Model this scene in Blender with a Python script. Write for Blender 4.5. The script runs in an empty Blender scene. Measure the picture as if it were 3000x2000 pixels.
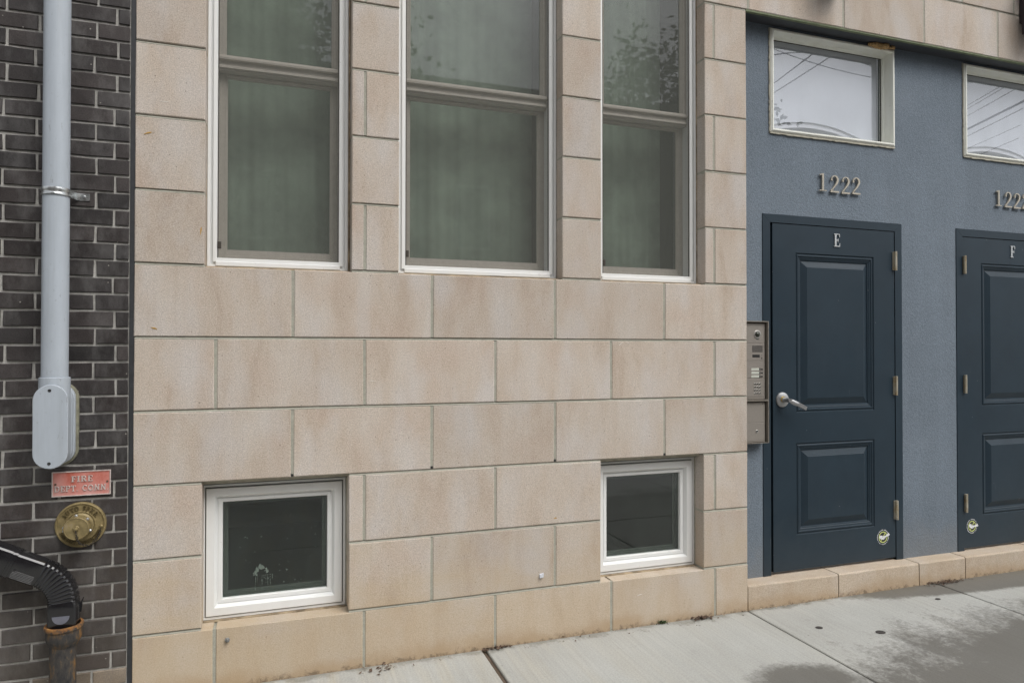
import bpy, math, random
from mathutils import Vector, Matrix
rnd = random.Random(7)
SC = bpy.context.scene
COL = SC.collection

# ------------------------------------------------------------------ camera
def make_camera():
    yaw, pitch, roll = 0.329085605, 0.0109141322, 0.000549625
    cy, sy, cp, sp = math.cos(yaw), math.sin(yaw), math.cos(pitch), math.sin(pitch)
    fw = Vector((sy*cp, cy*cp, sp)); r = Vector((cy, -sy, 0)); u = r.cross(fw)
    r2 = r*math.cos(roll)+u*math.sin(roll); u2 = -r*math.sin(roll)+u*math.cos(roll)
    cam = bpy.data.cameras.new('camera'); o = bpy.data.objects.new('camera', cam); COL.objects.link(o)
    m = Matrix((r2, u2, -fw)).transposed().to_4x4(); m.translation = Vector((0.24997, -3.14571, 1.42911))
    o.matrix_world = m
    cam.sensor_fit = 'HORIZONTAL'; cam.sensor_width = 36; cam.lens = 36*2005.95/3000
    cam.shift_y = 1.2/3000; cam.clip_start = 0.05; cam.clip_end = 2000
    SC.camera = o
make_camera()

# ------------------------------------------------------------------ world, sun, exposure (overcast day)
SUN_EL, SUN_AZ = math.radians(52), math.radians(149)
def make_world():
    w = bpy.data.worlds.new('World'); SC.world = w; w.use_nodes = True
    nt = w.node_tree; nt.nodes.clear()
    N = nt.nodes.new; L = nt.links.new
    sky = N('ShaderNodeTexSky'); sky.sky_type = 'NISHITA'; sky.sun_disc = False
    sky.sun_elevation = SUN_EL; sky.sun_rotation = SUN_AZ; sky.air_density = 1.0; sky.dust_density = 3.0
    hs = N('ShaderNodeHueSaturation'); hs.inputs['Saturation'].default_value = 0.16
    L(sky.outputs[0], hs.inputs['Color'])
    tc = N('ShaderNodeTexCoord'); mp = N('ShaderNodeMapping'); mp.inputs['Scale'].default_value = (1, 1, 2.6)
    L(tc.outputs['Generated'], mp.inputs['Vector'])
    no = N('ShaderNodeTexNoise'); no.inputs['Scale'].default_value = 3.2; no.inputs['Detail'].default_value = 6; no.inputs['Roughness'].default_value = .55
    L(mp.outputs[0], no.inputs['Vector'])
    mr = N('ShaderNodeMapRange'); mr.inputs[1].default_value = .3; mr.inputs[2].default_value = .7; mr.inputs[3].default_value = .72; mr.inputs[4].default_value = 1.28
    L(no.outputs[0], mr.inputs[0])
    mx = N('ShaderNodeMix'); mx.data_type = 'RGBA'; mx.blend_type = 'MULTIPLY'; mx.inputs[0].default_value = 1
    L(hs.outputs[0], mx.inputs[6]); L(mr.outputs[0], mx.inputs[7])
    bg = N('ShaderNodeBackground'); bg.inputs['Strength'].default_value = 0.15
    L(mx.outputs[2], bg.inputs['Color'])
    out = N('ShaderNodeOutputWorld'); L(bg.outputs[0], out.inputs['Surface'])
make_world()
sl = bpy.data.lights.new('sun', 'SUN'); sl.energy = 1.1; sl.angle = math.radians(38); sl.color = (1.0, 0.97, 0.93)
so = bpy.data.objects.new('sun', sl); COL.objects.link(so); so.location = (3, -10, 15)
d = Vector((math.sin(SUN_AZ)*math.cos(SUN_EL), math.cos(SUN_AZ)*math.cos(SUN_EL), math.sin(SUN_EL)))
so.rotation_euler = d.to_track_quat('Z', 'Y').to_euler()
vs = SC.view_settings; vs.view_transform = 'Standard'; vs.look = 'None'; vs.gamma = 1; vs.use_curve_mapping = False
vs.exposure = 0.5

# ------------------------------------------------------------------ material helpers
class NT:
    def __init__(s, name):
        s.m = bpy.data.materials.new(name); s.m.use_nodes = True; s.t = s.m.node_tree; s.t.nodes.clear()
        s.out = s.t.nodes.new('ShaderNodeOutputMaterial')
    def _set(s, sock, v):
        if v is None: return
        if isinstance(v, bpy.types.NodeSocket): s.t.links.new(v, sock)
        else:
            if sock.type == 'RGBA' and len(v) == 3: v = (*v, 1)
            sock.default_value = v
    def n(s, typ, ins=(), o=0, **at):
        nd = s.t.nodes.new(typ)
        for k, v in at.items(): setattr(nd, k, v)
        for k, v in (ins.items() if isinstance(ins, dict) else enumerate(ins)): s._set(nd.inputs[k], v)
        return nd.outputs[o]
    def math(s, op, a, b=0.0, c=0.0, clamp=False): return s.n('ShaderNodeMath', (a, b, c), operation=op, use_clamp=clamp)
    def pos(s): return s.n('ShaderNodeNewGeometry')
    def nrm(s): return s.n('ShaderNodeNewGeometry', o=1)
    def rand(s): return s.n('ShaderNodeObjectInfo', o='Random')
    def vmul(s, v, k): return s.n('ShaderNodeVectorMath', (v, k), operation='MULTIPLY')
    def vadd(s, v, k): return s.n('ShaderNodeVectorMath', (v, k), operation='ADD')
    def vec(s, x, y, z): return s.n('ShaderNodeCombineXYZ', (x, y, z))
    def sep(s, v):
        nd = s.t.nodes.new('ShaderNodeSeparateXYZ'); s.t.links.new(v, nd.inputs[0]); return nd.outputs
    def noise(s, v, scale, detail=3, rough=.55, dist=0): return s.n('ShaderNodeTexNoise', {'Vector': v, 'Scale': scale, 'Detail': detail, 'Roughness': rough, 'Distortion': dist})
    def vor(s, v, scale, o=0): return s.n('ShaderNodeTexVoronoi', {'Vector': v, 'Scale': scale}, o=o)
    def mr(s, v, a, b, c=0.0, d=1.0, smooth=False):
        return s.n('ShaderNodeMapRange', (v, a, b, c, d), interpolation_type='SMOOTHSTEP' if smooth else 'LINEAR')
    def mix(s, f, a, b, blend='MIX'):
        nd = s.t.nodes.new('ShaderNodeMix'); nd.data_type = 'RGBA'; nd.blend_type = blend
        s._set(nd.inputs[0], f); s._set(nd.inputs[6], a); s._set(nd.inputs[7], b); return nd.outputs[2]
    def ramp(s, f, stops):
        nd = s.t.nodes.new('ShaderNodeValToRGB'); s._set(nd.inputs[0], f); el = nd.color_ramp.elements
        while len(el) < len(stops): el.new(.5)
        for e, (p, c) in zip(el, stops): e.position = p; e.color = (*c, 1)
        return nd.outputs[0]
    def scale(s, c, f): return s.n('ShaderNodeVectorMath', {0: c, 'Scale': f}, operation='SCALE')
    def bump(s, h, strength, dist, nrm=None): return s.n('ShaderNodeBump', {'Strength': strength, 'Distance': dist, 'Height': h, 'Normal': nrm})
    def bsdf(s, col, rough=.6, metal=0, normal=None, spec=.5, coat=0):
        p = s.n('ShaderNodeBsdfPrincipled', {'Base Color': col, 'Roughness': rough, 'Metallic': metal, 'Normal': normal, 'Specular IOR Level': spec, 'Coat Weight': coat})
        s.t.links.new(p, s.out.inputs[0]); return s.m

def simple(name, col, rough=.5, metal=0, var=.06, nscale=60, bump=0, spec=.5, dirt=0, dirtcol=(.12, .09, .06)):
    t = NT(name); P = t.pos()
    nz = t.noise(P, nscale, 4)
    c = t.scale(col, t.mr(nz, .3, .7, 1-var, 1+var))
    if dirt:
        g = t.noise(P, 9, 6, .65)
        c = t.mix(t.math('MULTIPLY', t.mr(g, .5, .75), dirt), c, dirtcol)
    r = t.mr(nz, .3, .7, max(0.02, rough-.07), min(1, rough+.07))
    return t.bsdf(c, r, metal, t.bump(nz, bump, .002) if bump else None, spec)

def m_stone(name, step=False):
    t = NT(name); P = t.pos(); R = t.rand()
    R2 = t.math('FRACT', t.math('MULTIPLY', R, 17.31))
    off = t.vadd(P, t.vec(t.math('MULTIPLY', R, 31.0), 0.0, t.math('MULTIPLY', R2, 19.0)))
    streak = t.noise(t.vmul(off, (6.0, 6.0, 1.9)), 1.2, 6, .58, .25)
    blot = t.noise(off, 3.1, 3)
    grey = t.noise(t.vmul(off, (5.0, 5.0, 2.2)), 1.0, 3)
    c = t.ramp(streak, [(.28, (.402, .328, .263)), (.46, (.468, .400, .335)), (.68, (.508, .457, .403))])
    c = t.mix(t.mr(blot, .5, .75, 0, .5), c, (.445, .345, .28))
    c = t.mix(t.mr(grey, .48, .68, 0, .75), c, (.505, .472, .445))
    c = t.scale(c, t.mr(R, 0, 1, .93, 1.06))
    drip = t.noise(t.vmul(t.vadd(P, t.vec(t.math('MULTIPLY', R2, 7.0), 0.0, 0.0)), (26.0, 10.0, 1.6)), 1.0, 4, .6)
    c = t.mix(t.math('MULTIPLY', t.mr(drip, .56, .75), t.mr(R2, .2, 1.0, 0.0, .30)), c, (.36, .29, .225))
    if step: c = t.mix(.35, c, (.44, .37, .31))
    # sandy grain and dark flecks
    g1 = t.noise(P, 210, 2, .7); g2 = t.noise(P, 75, 3, .7)
    k = .28 if step else .23
    c = t.scale(c, t.mr(g1, .3, .7, 1-k, 1+k)); c = t.scale(c, t.mr(g2, .3, .7, .955, 1.045))
    pit = t.math('MULTIPLY', t.mr(t.vor(P, 34), .11, .06), t.math('GREATER_THAN', t.sep(t.vor(P, 34, o=1))[0], .72))
    pit2 = t.math('MULTIPLY', t.mr(t.vor(P, 110), .2, .1), t.math('GREATER_THAN', t.sep(t.vor(P, 110, o=1))[0], .68))
    c = t.mix(t.math('MULTIPLY', pit, .6), c, (.13, .11, .095)); c = t.mix(t.math('MULTIPLY', pit2, .6), c, (.18, .155, .13))
    wsp = t.math('MULTIPLY', t.mr(t.vor(t.vadd(P, (3.3, 0.0, 1.7)), 26), .07, .04), t.math('GREATER_THAN', t.sep(t.vor(t.vadd(P, (3.3, 0.0, 1.7)), 26, o=1))[1], .86))
    c = t.mix(t.math('MULTIPLY', wsp, .5), c, (.7, .69, .66))
    # ochre staining that creeps up from the pavement, strongest beside the brick building
    xyz = t.sep(P); X, Z = xyz[0], xyz[2]
    wob = t.noise(t.vmul(P, (2.5, 1.0, 5.0)), 1.2, 4, .6)
    zz = t.math('ADD', Z, t.mr(wob, .25, .75, -.22, .22))
    low = t.math('MULTIPLY', t.mr(zz, .66, .10, 0, 1, True), t.mr(X, -.3, 2.6, .85, .5))
    c = t.mix(low, c, t.mix(.62, c, (.47, .355, .205)))
    lipn = t.math('ADD', Z, t.mr(t.noise(P, 5.5, 4), .3, .7, -.035, .035))
    c = t.mix(t.mr(lipn, .085, .0, 0, .6, True), c, (.38, .27, .16))
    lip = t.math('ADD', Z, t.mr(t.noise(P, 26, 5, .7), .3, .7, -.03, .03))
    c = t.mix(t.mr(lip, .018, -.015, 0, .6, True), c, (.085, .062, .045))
    h = t.math('SUBTRACT', t.math('ADD', g1, t.math('MULTIPLY', g2, .5)), t.math('MULTIPLY', t.math('ADD', pit, pit2), .8))
    return t.bsdf(c, .92, 0, t.bump(h, .5 if step else .32, .0018), .25)

def m_mortar(name, col, var=.12):
    t = NT(name); P = t.pos(); a = t.noise(P, 24, 5, .65); b = t.noise(P, 240, 2)
    c = t.scale(col, t.mr(a, .3, .7, 1-var, 1+var)); c = t.scale(c, t.mr(b, .3, .7, .9, 1.1))
    return t.bsdf(c, .95, 0, t.bump(t.math('ADD', a, t.math('MULTIPLY', b, .5)), .5, .002), .2)

def m_brick(name, buff=False):
    t = NT(name); P = t.pos(); R = t.rand(); R2 = t.math('FRACT', t.math('MULTIPLY', R, 23.7))
    off = t.vadd(P, t.vec(t.math('MULTIPLY', R, 41.0), t.math('MULTIPLY', R2, 13.0), 0.0))
    n1 = t.noise(off, 16, 5, .65); n2 = t.noise(P, 190, 3, .7)
    if buff: c = t.ramp(n1, [(.3, (.17, .135, .10)), (.7, (.25, .205, .155))])
    else: c = t.mix(R2, t.ramp(n1, [(.3, (.022, .020, .020)), (.7, (.040, .036, .036))]), t.ramp(n1, [(.3, (.028, .022, .021)), (.7, (.047, .039, .037))]))
    c = t.scale(c, t.mr(R, 0, 1, .72, 1.3)); c = t.scale(c, t.mr(n2, .3, .7, .68, 1.3))
    haze = t.noise(t.vadd(t.vmul(P, (1.0, 1.0, .45)), (2.0, 0.0, 5.0)), 7.5, 5, .7)
    c = t.mix(t.mr(haze, .47, .78, 0, .42), c, (.23, .225, .22))
    spl = t.mr(t.noise(t.vadd(P, (7.0, 1.0, 3.0)), 42, 5, .75), .66, .72)
    patch = t.mr(t.noise(t.vadd(P, (1.0, 1.0, 9.0)), 5.0, 3), .52, .62)
    c = t.mix(t.math('MULTIPLY', t.math('MULTIPLY', spl, patch), .6), c, (.42, .41, .39))
    dot = t.math('MULTIPLY', t.mr(t.vor(P, 30), .1, .06), t.math('GREATER_THAN', t.sep(t.vor(P, 30, o=1))[0], .85))
    c = t.mix(t.math('MULTIPLY', dot, .6), c, (.45, .43, .38))
    zz = t.sep(P)[2]
    c = t.mix(t.mr(t.math('ADD', zz, t.mr(n1, .3, .7, -.3, .3)), .9, .2, 0, .28), c, (.15, .125, .10))
    return t.bsdf(c, t.mr(n1, .3, .7, .42, .72), 0, t.bump(t.math('ADD', n1, n2), .35, .0018), .4)

def m_stucco():
    t = NT('blue_grey_stucco'); P = t.pos(); a = t.noise(P, 150, 3, .6); b = t.noise(P, 1.6, 3); d = t.noise(t.vmul(P, (6.0, 6.0, .7)), 1.2, 4)
    w = t.noise(P, 62, 3, .6)
    c = t.scale((.153, .186, .222), t.mr(b, .3, .7, .93, 1.07)); c = t.scale(c, t.mr(d, .3, .7, .95, 1.05)); c = t.scale(c, t.mr(a, .35, .65, .82, 1.15))
    xyz = t.sep(P); Z = xyz[2]
    run = t.math('MULTIPLY', t.mr(t.noise(t.vmul(P, (30.0, 1.0, 1.2)), 1.0, 4, .6), .5, .72), t.mr(t.math('ABSOLUTE', t.math('SUBTRACT', Z, 2.55)), .30, .05))
    c = t.mix(t.math('MULTIPLY', run, .14), c, (.085, .10, .115))
    low = t.mr(t.math('ADD', Z, t.mr(t.noise(P, 7, 5, .7), .3, .7, -.12, .12)), .42, .12, 0, .38, True)
    c = t.mix(low, c, (.20, .20, .195))
    tro = t.noise(t.vmul(P, (2.2, 1.0, 3.0)), 1.5, 5, .65); c = t.mix(t.mr(tro, .52, .72, 0, .22), c, (.215, .245, .28))
    return t.bsdf(c, .88, 0, t.bump(t.math('ADD', a, t.math('MULTIPLY', w, .8)), .75, .004), .3)

def m_door():
    t = NT('dark_blue_door_paint'); P = t.pos(); a = t.noise(P, 5, 5, .6); f = t.noise(P, 240, 2)
    c = t.scale((.0185, .0325, .0455), t.mr(a, .3, .7, .92, 1.1))
    v = t.vor(P, 21); dots = t.math('MULTIPLY', t.mr(v, .06, .035), t.math('GREATER_THAN', t.sep(t.vor(P, 21, o=1))[0], .90))
    c = t.mix(t.math('MULTIPLY', dots, .5), c, (.35, .36, .36))
    scr = t.noise(t.vmul(P, (60.0, 10.0, 5.0)), 1.0, 3, .6); where = t.noise(t.vadd(P, (2.0, 0.0, 1.0)), 4.5, 3)
    c = t.mix(t.math('MULTIPLY', t.mr(scr, .66, .72), t.mr(where, .55, .68, 0, .35)), c, (.20, .21, .215))
    z = t.sep(P)[2]; dust = t.mr(t.math('ADD', z, t.mr(t.noise(P, 9, 5, .7), .3, .7, -.18, .18)), .62, .12, 0, .06, True)
    c = t.mix(dust, c, (.16, .155, .14))
    return t.bsdf(c, t.mr(t.noise(P, 2.6, 5, .65), .3, .7, .36, .58), 0, t.bump(f, .12, .001), .26)

def m_concrete():
    t = NT('pavement_concrete'); P = t.pos(); R = t.rand()
    xyz = t.sep(P); X, Y = xyz[0], xyz[1]
    a = t.noise(P, 1.7, 5, .6); g = t.noise(P, 130, 3, .7); broom = t.noise(t.vmul(P, (75.0, 2.2, 1.0)), 1, 3, .6); bm = t.noise(t.vadd(P, (4.0, 2.0, 0.0)), 1.6, 3)
    c = t.ramp(a, [(.3, (.350, .350, .326)), (.7, (.398, .402, .380))])
    warm = t.math('MULTIPLY', t.mr(t.noise(t.vmul(P, (9.0, 1.0, 1.0)), 1.3, 4), .45, .7), t.mr(X, 2.0, .4, 0.1, .8))
    c = t.mix(warm, c, (.42, .385, .305))
    c = t.scale(c, t.mr(g, .3, .7, .86, 1.14)); c = t.scale(c, t.mr(broom, .3, .7, .93, 1.06))
    # wet patches left by rain: real marks on the pavement, ragged edges
    wn = t.noise(t.vmul(P, (1.0, .8, 1.0)), 3.4, 8, .74); wn2 = t.noise(P, 38, 4, .75)
    nn = t.math('ADD', t.mr(wn, .25, .75, -.40, .40), t.mr(wn2, .3, .7, -.16, .16))
    def ell(cx, cy, rx, ry, k):
        dx = t.math('DIVIDE', t.math('SUBTRACT', X, cx), rx); dy = t.math('DIVIDE', t.math('SUBTRACT', Y, cy), ry)
        dd = t.math('SQRT', t.math('ADD', t.math('MULTIPLY', dx, dx), t.math('MULTIPLY', dy, dy)))
        return t.math('ADD', dd, t.math('MULTIPLY', nn, k))
    w1 = t.mr(ell(4.0, -1.62, 1.95, 1.2, .55), 1.08, .86); w2 = t.mr(ell(2.42, -.75, .24, .16, 1.0), 1.2, .7); w3 = t.mr(ell(4.95, 0.0, 1.55, .225, .30), 1.05, .93)
    wet = t.math('MAXIMUM', w1, t.math('MAXIMUM', w2, w3))
    wetc = t.scale(t.mix(.4, c, (.40, .35, .275)), .31)
    c = t.mix(t.math('MULTIPLY', wet, .88), c, wetc)
    # grime along the wall
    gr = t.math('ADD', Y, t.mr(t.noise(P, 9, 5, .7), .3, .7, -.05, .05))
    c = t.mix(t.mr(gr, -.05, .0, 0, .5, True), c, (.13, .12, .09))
    dot = t.math('MULTIPLY', t.mr(t.vor(P, 9), .06, .04), t.math('GREATER_THAN', t.sep(t.vor(P, 9, o=1))[0], .8))
    c = t.mix(t.math('MULTIPLY', dot, .6), c, (.07, .06, .05))
    gt = t.math('MULTIPLY', t.mr(t.vor(P, 48), .10, .05), t.math('GREATER_THAN', t.sep(t.vor(P, 48, o=1))[0], .93)); c = t.mix(t.math('MULTIPLY', gt, .55), c, (.09, .08, .065))
    smu = t.mr(t.noise(t.vadd(P, (3.0, 8.0, 0.0)), 7, 4, .6), .62, .74)
    c = t.mix(t.math('MULTIPLY', smu, .18), c, (.12, .11, .10))
    return t.bsdf(c, t.mr(wet, 0, 1, .9, .55), 0, t.bump(t.math('ADD', g, broom), .3, .002), .35)

def m_glass(name, ior, tint):
    t = NT(name); gg = t.t.nodes.new('ShaderNodeNewGeometry'); r0 = ((ior-1)/(ior+1))**2
    cs = t.math('ABSOLUTE', t.n('ShaderNodeVectorMath', (gg.outputs['Normal'], gg.outputs['Incoming']), o='Value', operation='DOT_PRODUCT'))
    fr = t.math('ADD', t.math('MULTIPLY', t.math('POWER', t.math('SUBTRACT', 1.0, cs), 5.0), 1-r0), r0, clamp=True)
    tr = t.n('ShaderNodeBsdfTransparent', (tint,)); gl = t.n('ShaderNodeBsdfGlossy', {'Color': (.95, .97, 1.0), 'Roughness': 0.0})
    df = t.n('ShaderNodeBsdfDiffuse', {'Color': (.40, .50, .42)})  # thin film whose green colour paints the tint of reflections into the glass
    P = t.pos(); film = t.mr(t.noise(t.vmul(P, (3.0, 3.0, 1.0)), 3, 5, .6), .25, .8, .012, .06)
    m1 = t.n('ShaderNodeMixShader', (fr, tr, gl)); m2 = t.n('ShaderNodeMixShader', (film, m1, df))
    t.t.links.new(m2, t.out.inputs[0]); return t.m
def m_screen():
    t = NT('insect_mesh'); tr = t.n('ShaderNodeBsdfTransparent', ((1, 1, 1),)); df = t.n('ShaderNodeBsdfDiffuse', {'Color': (.15, .155, .14)})
    P = t.pos(); f = t.mr(t.noise(P, 300, 1), .3, .7, .36, .46)
    t.t.links.new(t.n('ShaderNodeMixShader', (f, tr, df)), t.out.inputs[0]); return t.m
def m_rust():
    t = NT('rusted_iron'); P = t.pos(); a = t.noise(t.vmul(P, (1.0, 1.0, .4)), 26, 6, .7); b = t.noise(P, 60, 4, .7); z = t.sep(P)[2]
    c = t.ramp(a, [(.36, (.020, .021, .024)), (.52, (.055, .05, .045)), (.62, (.13, .08, .038)), (.76, (.30, .15, .05))])
    top = t.mr(t.math('ADD', z, t.mr(b, .3, .7, -.014, .014)), .357, .378)
    c = t.mix(t.math('MULTIPLY', top, .8), c, t.ramp(b, [(.35, (.13, .075, .035)), (.55, (.30, .13, .035)), (.75, (.38, .25, .07))]))
    return t.bsdf(c, .8, 0, t.bump(t.math('ADD', a, b), .6, .004), .3)
def m_sign():
    t = NT('faded_red_enamel'); P = t.pos(); a = t.noise(t.vmul(P, (1.0, 1.0, .6)), 16, 5, .65); z = t.sep(P)[2]
    f = t.math('ADD', a, t.mr(z, .85, .94, -.10, .12))
    c = t.ramp(f, [(.3, (.57, .30, .27)), (.55, (.53, .205, .17)), (.75, (.42, .105, .07))])
    return t.bsdf(c, .55, 0, t.bump(a, .15, .001), .4)
def m_brass(name, base=(.28, .22, .105), metal=.3):
    t = NT(name); P = t.pos(); a = t.noise(P, 45, 5, .65)
    c = t.ramp(a, [(.3, tuple(x*.6 for x in base)), (.6, base), (.8, (base[0]*1.15, base[1]*1.2, base[2]*1.7))])
    return t.bsdf(c, t.mr(a, .3, .7, .42, .62), metal, t.bump(a, .12, .001), .4)
def m_white():
    t = NT('white_vinyl'); P = t.pos(); z = t.noise(t.vmul(P, (1.0, 1.0, .25)), 12, 5, .6); d = t.noise(P, 33, 5, .7)
    c = t.mix(t.mr(z, .45, .8, 0, .35), (.75, .757, .748), (.69, .675, .62))
    c = t.mix(t.math('MULTIPLY', t.mr(d, .66, .74), .5), c, (.22, .19, .14))
    return t.bsdf(c, .42, 0, None, .45)
def m_transom():
    t = NT('weathered_cream_frame'); P = t.pos(); z = t.noise(t.vmul(P, (1.0, 1.0, .3)), 14, 5, .6); d = t.noise(P, 40, 5, .7)
    c = t.mix(t.mr(z, .4, .8, 0, .5), (.78, .79, .73), (.62, .61, .51)); c = t.mix(t.math('MULTIPLY', t.mr(d, .64, .72), .55), c, (.18, .15, .10))
    return t.bsdf(c, .45, 0, None, .45)
def m_leaf(name):
    t = NT(name); R = t.noise(t.pos(), 1.3, 3); c = t.ramp(R, [(.3, (.025, .045, .015)), (.7, (.075, .115, .035))])
    return t.bsdf(c, .6, 0, None, .3)
def m_pvc():
    t = NT('grey_pvc'); P = t.pos(); a = t.noise(t.vmul(P, (1.0, 1.0, .2)), 30, 4, .6); s = t.noise(t.vmul(P, (1.0, 1.0, .35)), 75, 4, .7)
    c = t.scale((.385, .425, .47), t.mr(a, .3, .7, .95, 1.05)); c = t.mix(t.math('MULTIPLY', t.mr(s, .62, .72), .45), c, (.17, .17, .165))
    dr = t.noise(t.vmul(P, (40.0, 40.0, 1.1)), 1.0, 4, .6); c = t.mix(t.mr(dr, .5, .75, 0, .28), c, (.25, .265, .27))
    return t.bsdf(c, .42, 0, t.bump(a, .05, .001), .45)

MAT = {}
MAT['stone'] = m_stone('cast_stone'); MAT['step'] = m_stone('rough_step_stone', True)
MAT['mortar'] = m_mortar('olive_grey_mortar', (.35, .345, .29)); MAT['bmortar'] = m_mortar('grey_brick_mortar', (.40, .39, .365), .28)
MAT['brick'] = m_brick('black_brick'); MAT['buff'] = m_brick('buff_brick', True)
MAT['stucco'] = m_stucco(); MAT['door'] = m_door(); MAT['conc'] = m_concrete()
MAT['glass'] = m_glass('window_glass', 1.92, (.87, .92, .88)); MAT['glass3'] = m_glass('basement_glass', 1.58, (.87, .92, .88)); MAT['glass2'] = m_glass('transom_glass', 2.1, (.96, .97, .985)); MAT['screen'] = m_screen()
MAT['rust'] = m_rust(); MAT['sign'] = m_sign(); MAT['brass'] = m_brass('aged_brass'); MAT['brassdark'] = m_brass('edge_shaded_brass', (.13, .10, .045)); MAT['white'] = m_white(); MAT['cream'] = m_transom(); MAT['pvc'] = m_pvc()  # darker brass for raised lettering: shade of the letter edges put into the colour
MAT['sash'] = simple('beige_vinyl_sash', (.455, .415, .36), .5, 0, .06, 40)
MAT['sealant'] = simple('black_sealant', (.026, .028, .031), .6, 0, .25, 60, .2)
MAT['zinc'] = simple('galvanised_steel', (.55, .57, .57), .32, .9, .25, 70, .1)
MAT['dullzinc'] = simple('weathered_zinc', (.20, .205, .20), .6, .4, .3, 90)
MAT['steel'] = simple('brushed_steel', (.50, .49, .46), .38, .85, .08, 120)
MAT['satin'] = simple('satin_chrome', (.44, .445, .45), .36, .85, .06, 120)
MAT['panelmetal'] = simple('taupe_metal_panel', (.30, .275, .245), .42, .35, .05, 160)
MAT['panelrim'] = simple('intercom_housing', (.27, .245, .21), .45, .4, .05, 90)
MAT['dark'] = simple('dark_plastic', (.025, .025, .025), .4)
MAT['darkglass'] = simple('lens_glass', (.03, .034, .025), .12)
MAT['namecard'] = simple('name_card', (.50, .52, .46), .4)
MAT['number'] = simple('nickel_digit', (.42, .385, .32), .42, .5, .12, 90)
MAT['letter'] = simple('pewter_letter', (.50, .52, .53), .45, .4, .12, 90)
MAT['signedge'] = simple('worn_sign_edge', (.50, .43, .40), .55, 0, .15, 90)
MAT['blackpaint'] = simple('glossy_black_paint', (.010, .010, .0115), .18, 0, .2, 20, 0, .7)
MAT['hinge'] = (lambda t: t.bsdf(t.ramp(t.noise(t.vmul(t.pos(), (1.0, 1.0, .35)), 42, 4, .7), [(.38, (.50, .48, .41)), (.55, (.42, .36, .25)), (.7, (.32, .17, .065))]), .4, .35))(NT('rusting_hinge'))
MAT['soffit'] = simple('charcoal_soffit', (.048, .053, .062), .7, 0, .2, 14, .1)
MAT['algae'] = (lambda t: t.bsdf(t.ramp(t.noise(t.pos(), 20, 5, .7), [(.3, (.11, .13, .075)), (.6, (.175, .205, .125)), (.75, (.24, .215, .15))]), .9))(NT('algae_green_sealant'))
MAT['foam'] = simple('brown_spray_foam', (.40, .26, .12), .9, 0, .35, 80, .4)
MAT['caulk'] = simple('dirty_caulk', (.36, .29, .20), .8, 0, .45, 22, .3, .3, .7, (.07, .045, .025))
MAT['caulkpale'] = simple('pale_caulk', (.42, .40, .33), .8, 0, .15, 30)
MAT['oldcaulk'] = simple('old_olive_caulk', (.17, .165, .12), .85, 0, .3, 60)
MAT['gasket'] = simple('dark_gasket', (.045, .038, .03), .7)
MAT['spacer'] = simple('pane_spacer', (.045, .055, .048), .5)
MAT['curtain'] = simple('sage_curtain', (.355, .41, .352), .9, 0, .26, 4.5)
MAT['shade'] = simple('white_window_shade', (.44, .458, .50), .8, 0, .07, 2.5)  # soft tone noise in the cloth colour stands in for reflected cloud
MAT['shade2'] = simple('grey_inner_blind', (.445, .455, .49), .8, 0, .03, 3)
MAT['room'] = simple('dim_room_paint', (.16, .16, .15), .9)
MAT['asphalt'] = simple('asphalt', (.05, .05, .05), .9, 0, .2, 90, .4)
MAT['joint'] = m_mortar('pavement_joint_filler', (.105, .08, .06), .3)
MAT['ochre'] = simple('ochre_dab', (.42, .25, .06), .8); MAT['scratch'] = simple('chalky_scratch', (.66, .63, .58), .9)
MAT['gum'] = simple('old_gum', (.045, .04, .037), .8)
MAT['litter'] = simple('dry_leaf_litter', (.10, .065, .045), .9, 0, .5, 60)
MAT['weed'] = simple('weed_green', (.04, .085, .025), .7)
MAT['bark'] = simple('bark', (.07, .055, .045), .9, 0, .3, 12, .5); MAT['leaf'] = m_leaf('tree_leaves')
MAT['redbrick'] = simple('far_red_brick', (.17, .085, .065), .9, 0, .2, 6); MAT['roof'] = simple('far_roof', (.06, .06, .062), .9)
MAT['wood'] = simple('pole_wood', (.12, .10, .085), .9, 0, .2, 9); MAT['wire'] = simple('black_cable', (.02, .02, .022), .6)
MAT['bronze'] = simple('bronze_lamp_metal', (.035, .025, .03), .4, .3); MAT['lampglass'] = simple('frosted_lamp_glass', (.6, .6, .58), .3)
MAT['stick_w'] = simple('sticker_white', (.72, .73, .74), .4); MAT['stick_y'] = simple('sticker_lime', (.52, .58, .20), .4); MAT['stick_k'] = simple('sticker_black', (.015, .015, .016), .4)
MAT['yellow'] = simple('brass_key_ring', (.5, .36, .12), .35, .7)
MAT['tag'] = simple('white_plastic_clip', (.55, .57, .61), .4)
MAT['dropping'] = simple('pale_splatter', (.135, .17, .145), .8, 0, .3, 150)

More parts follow.
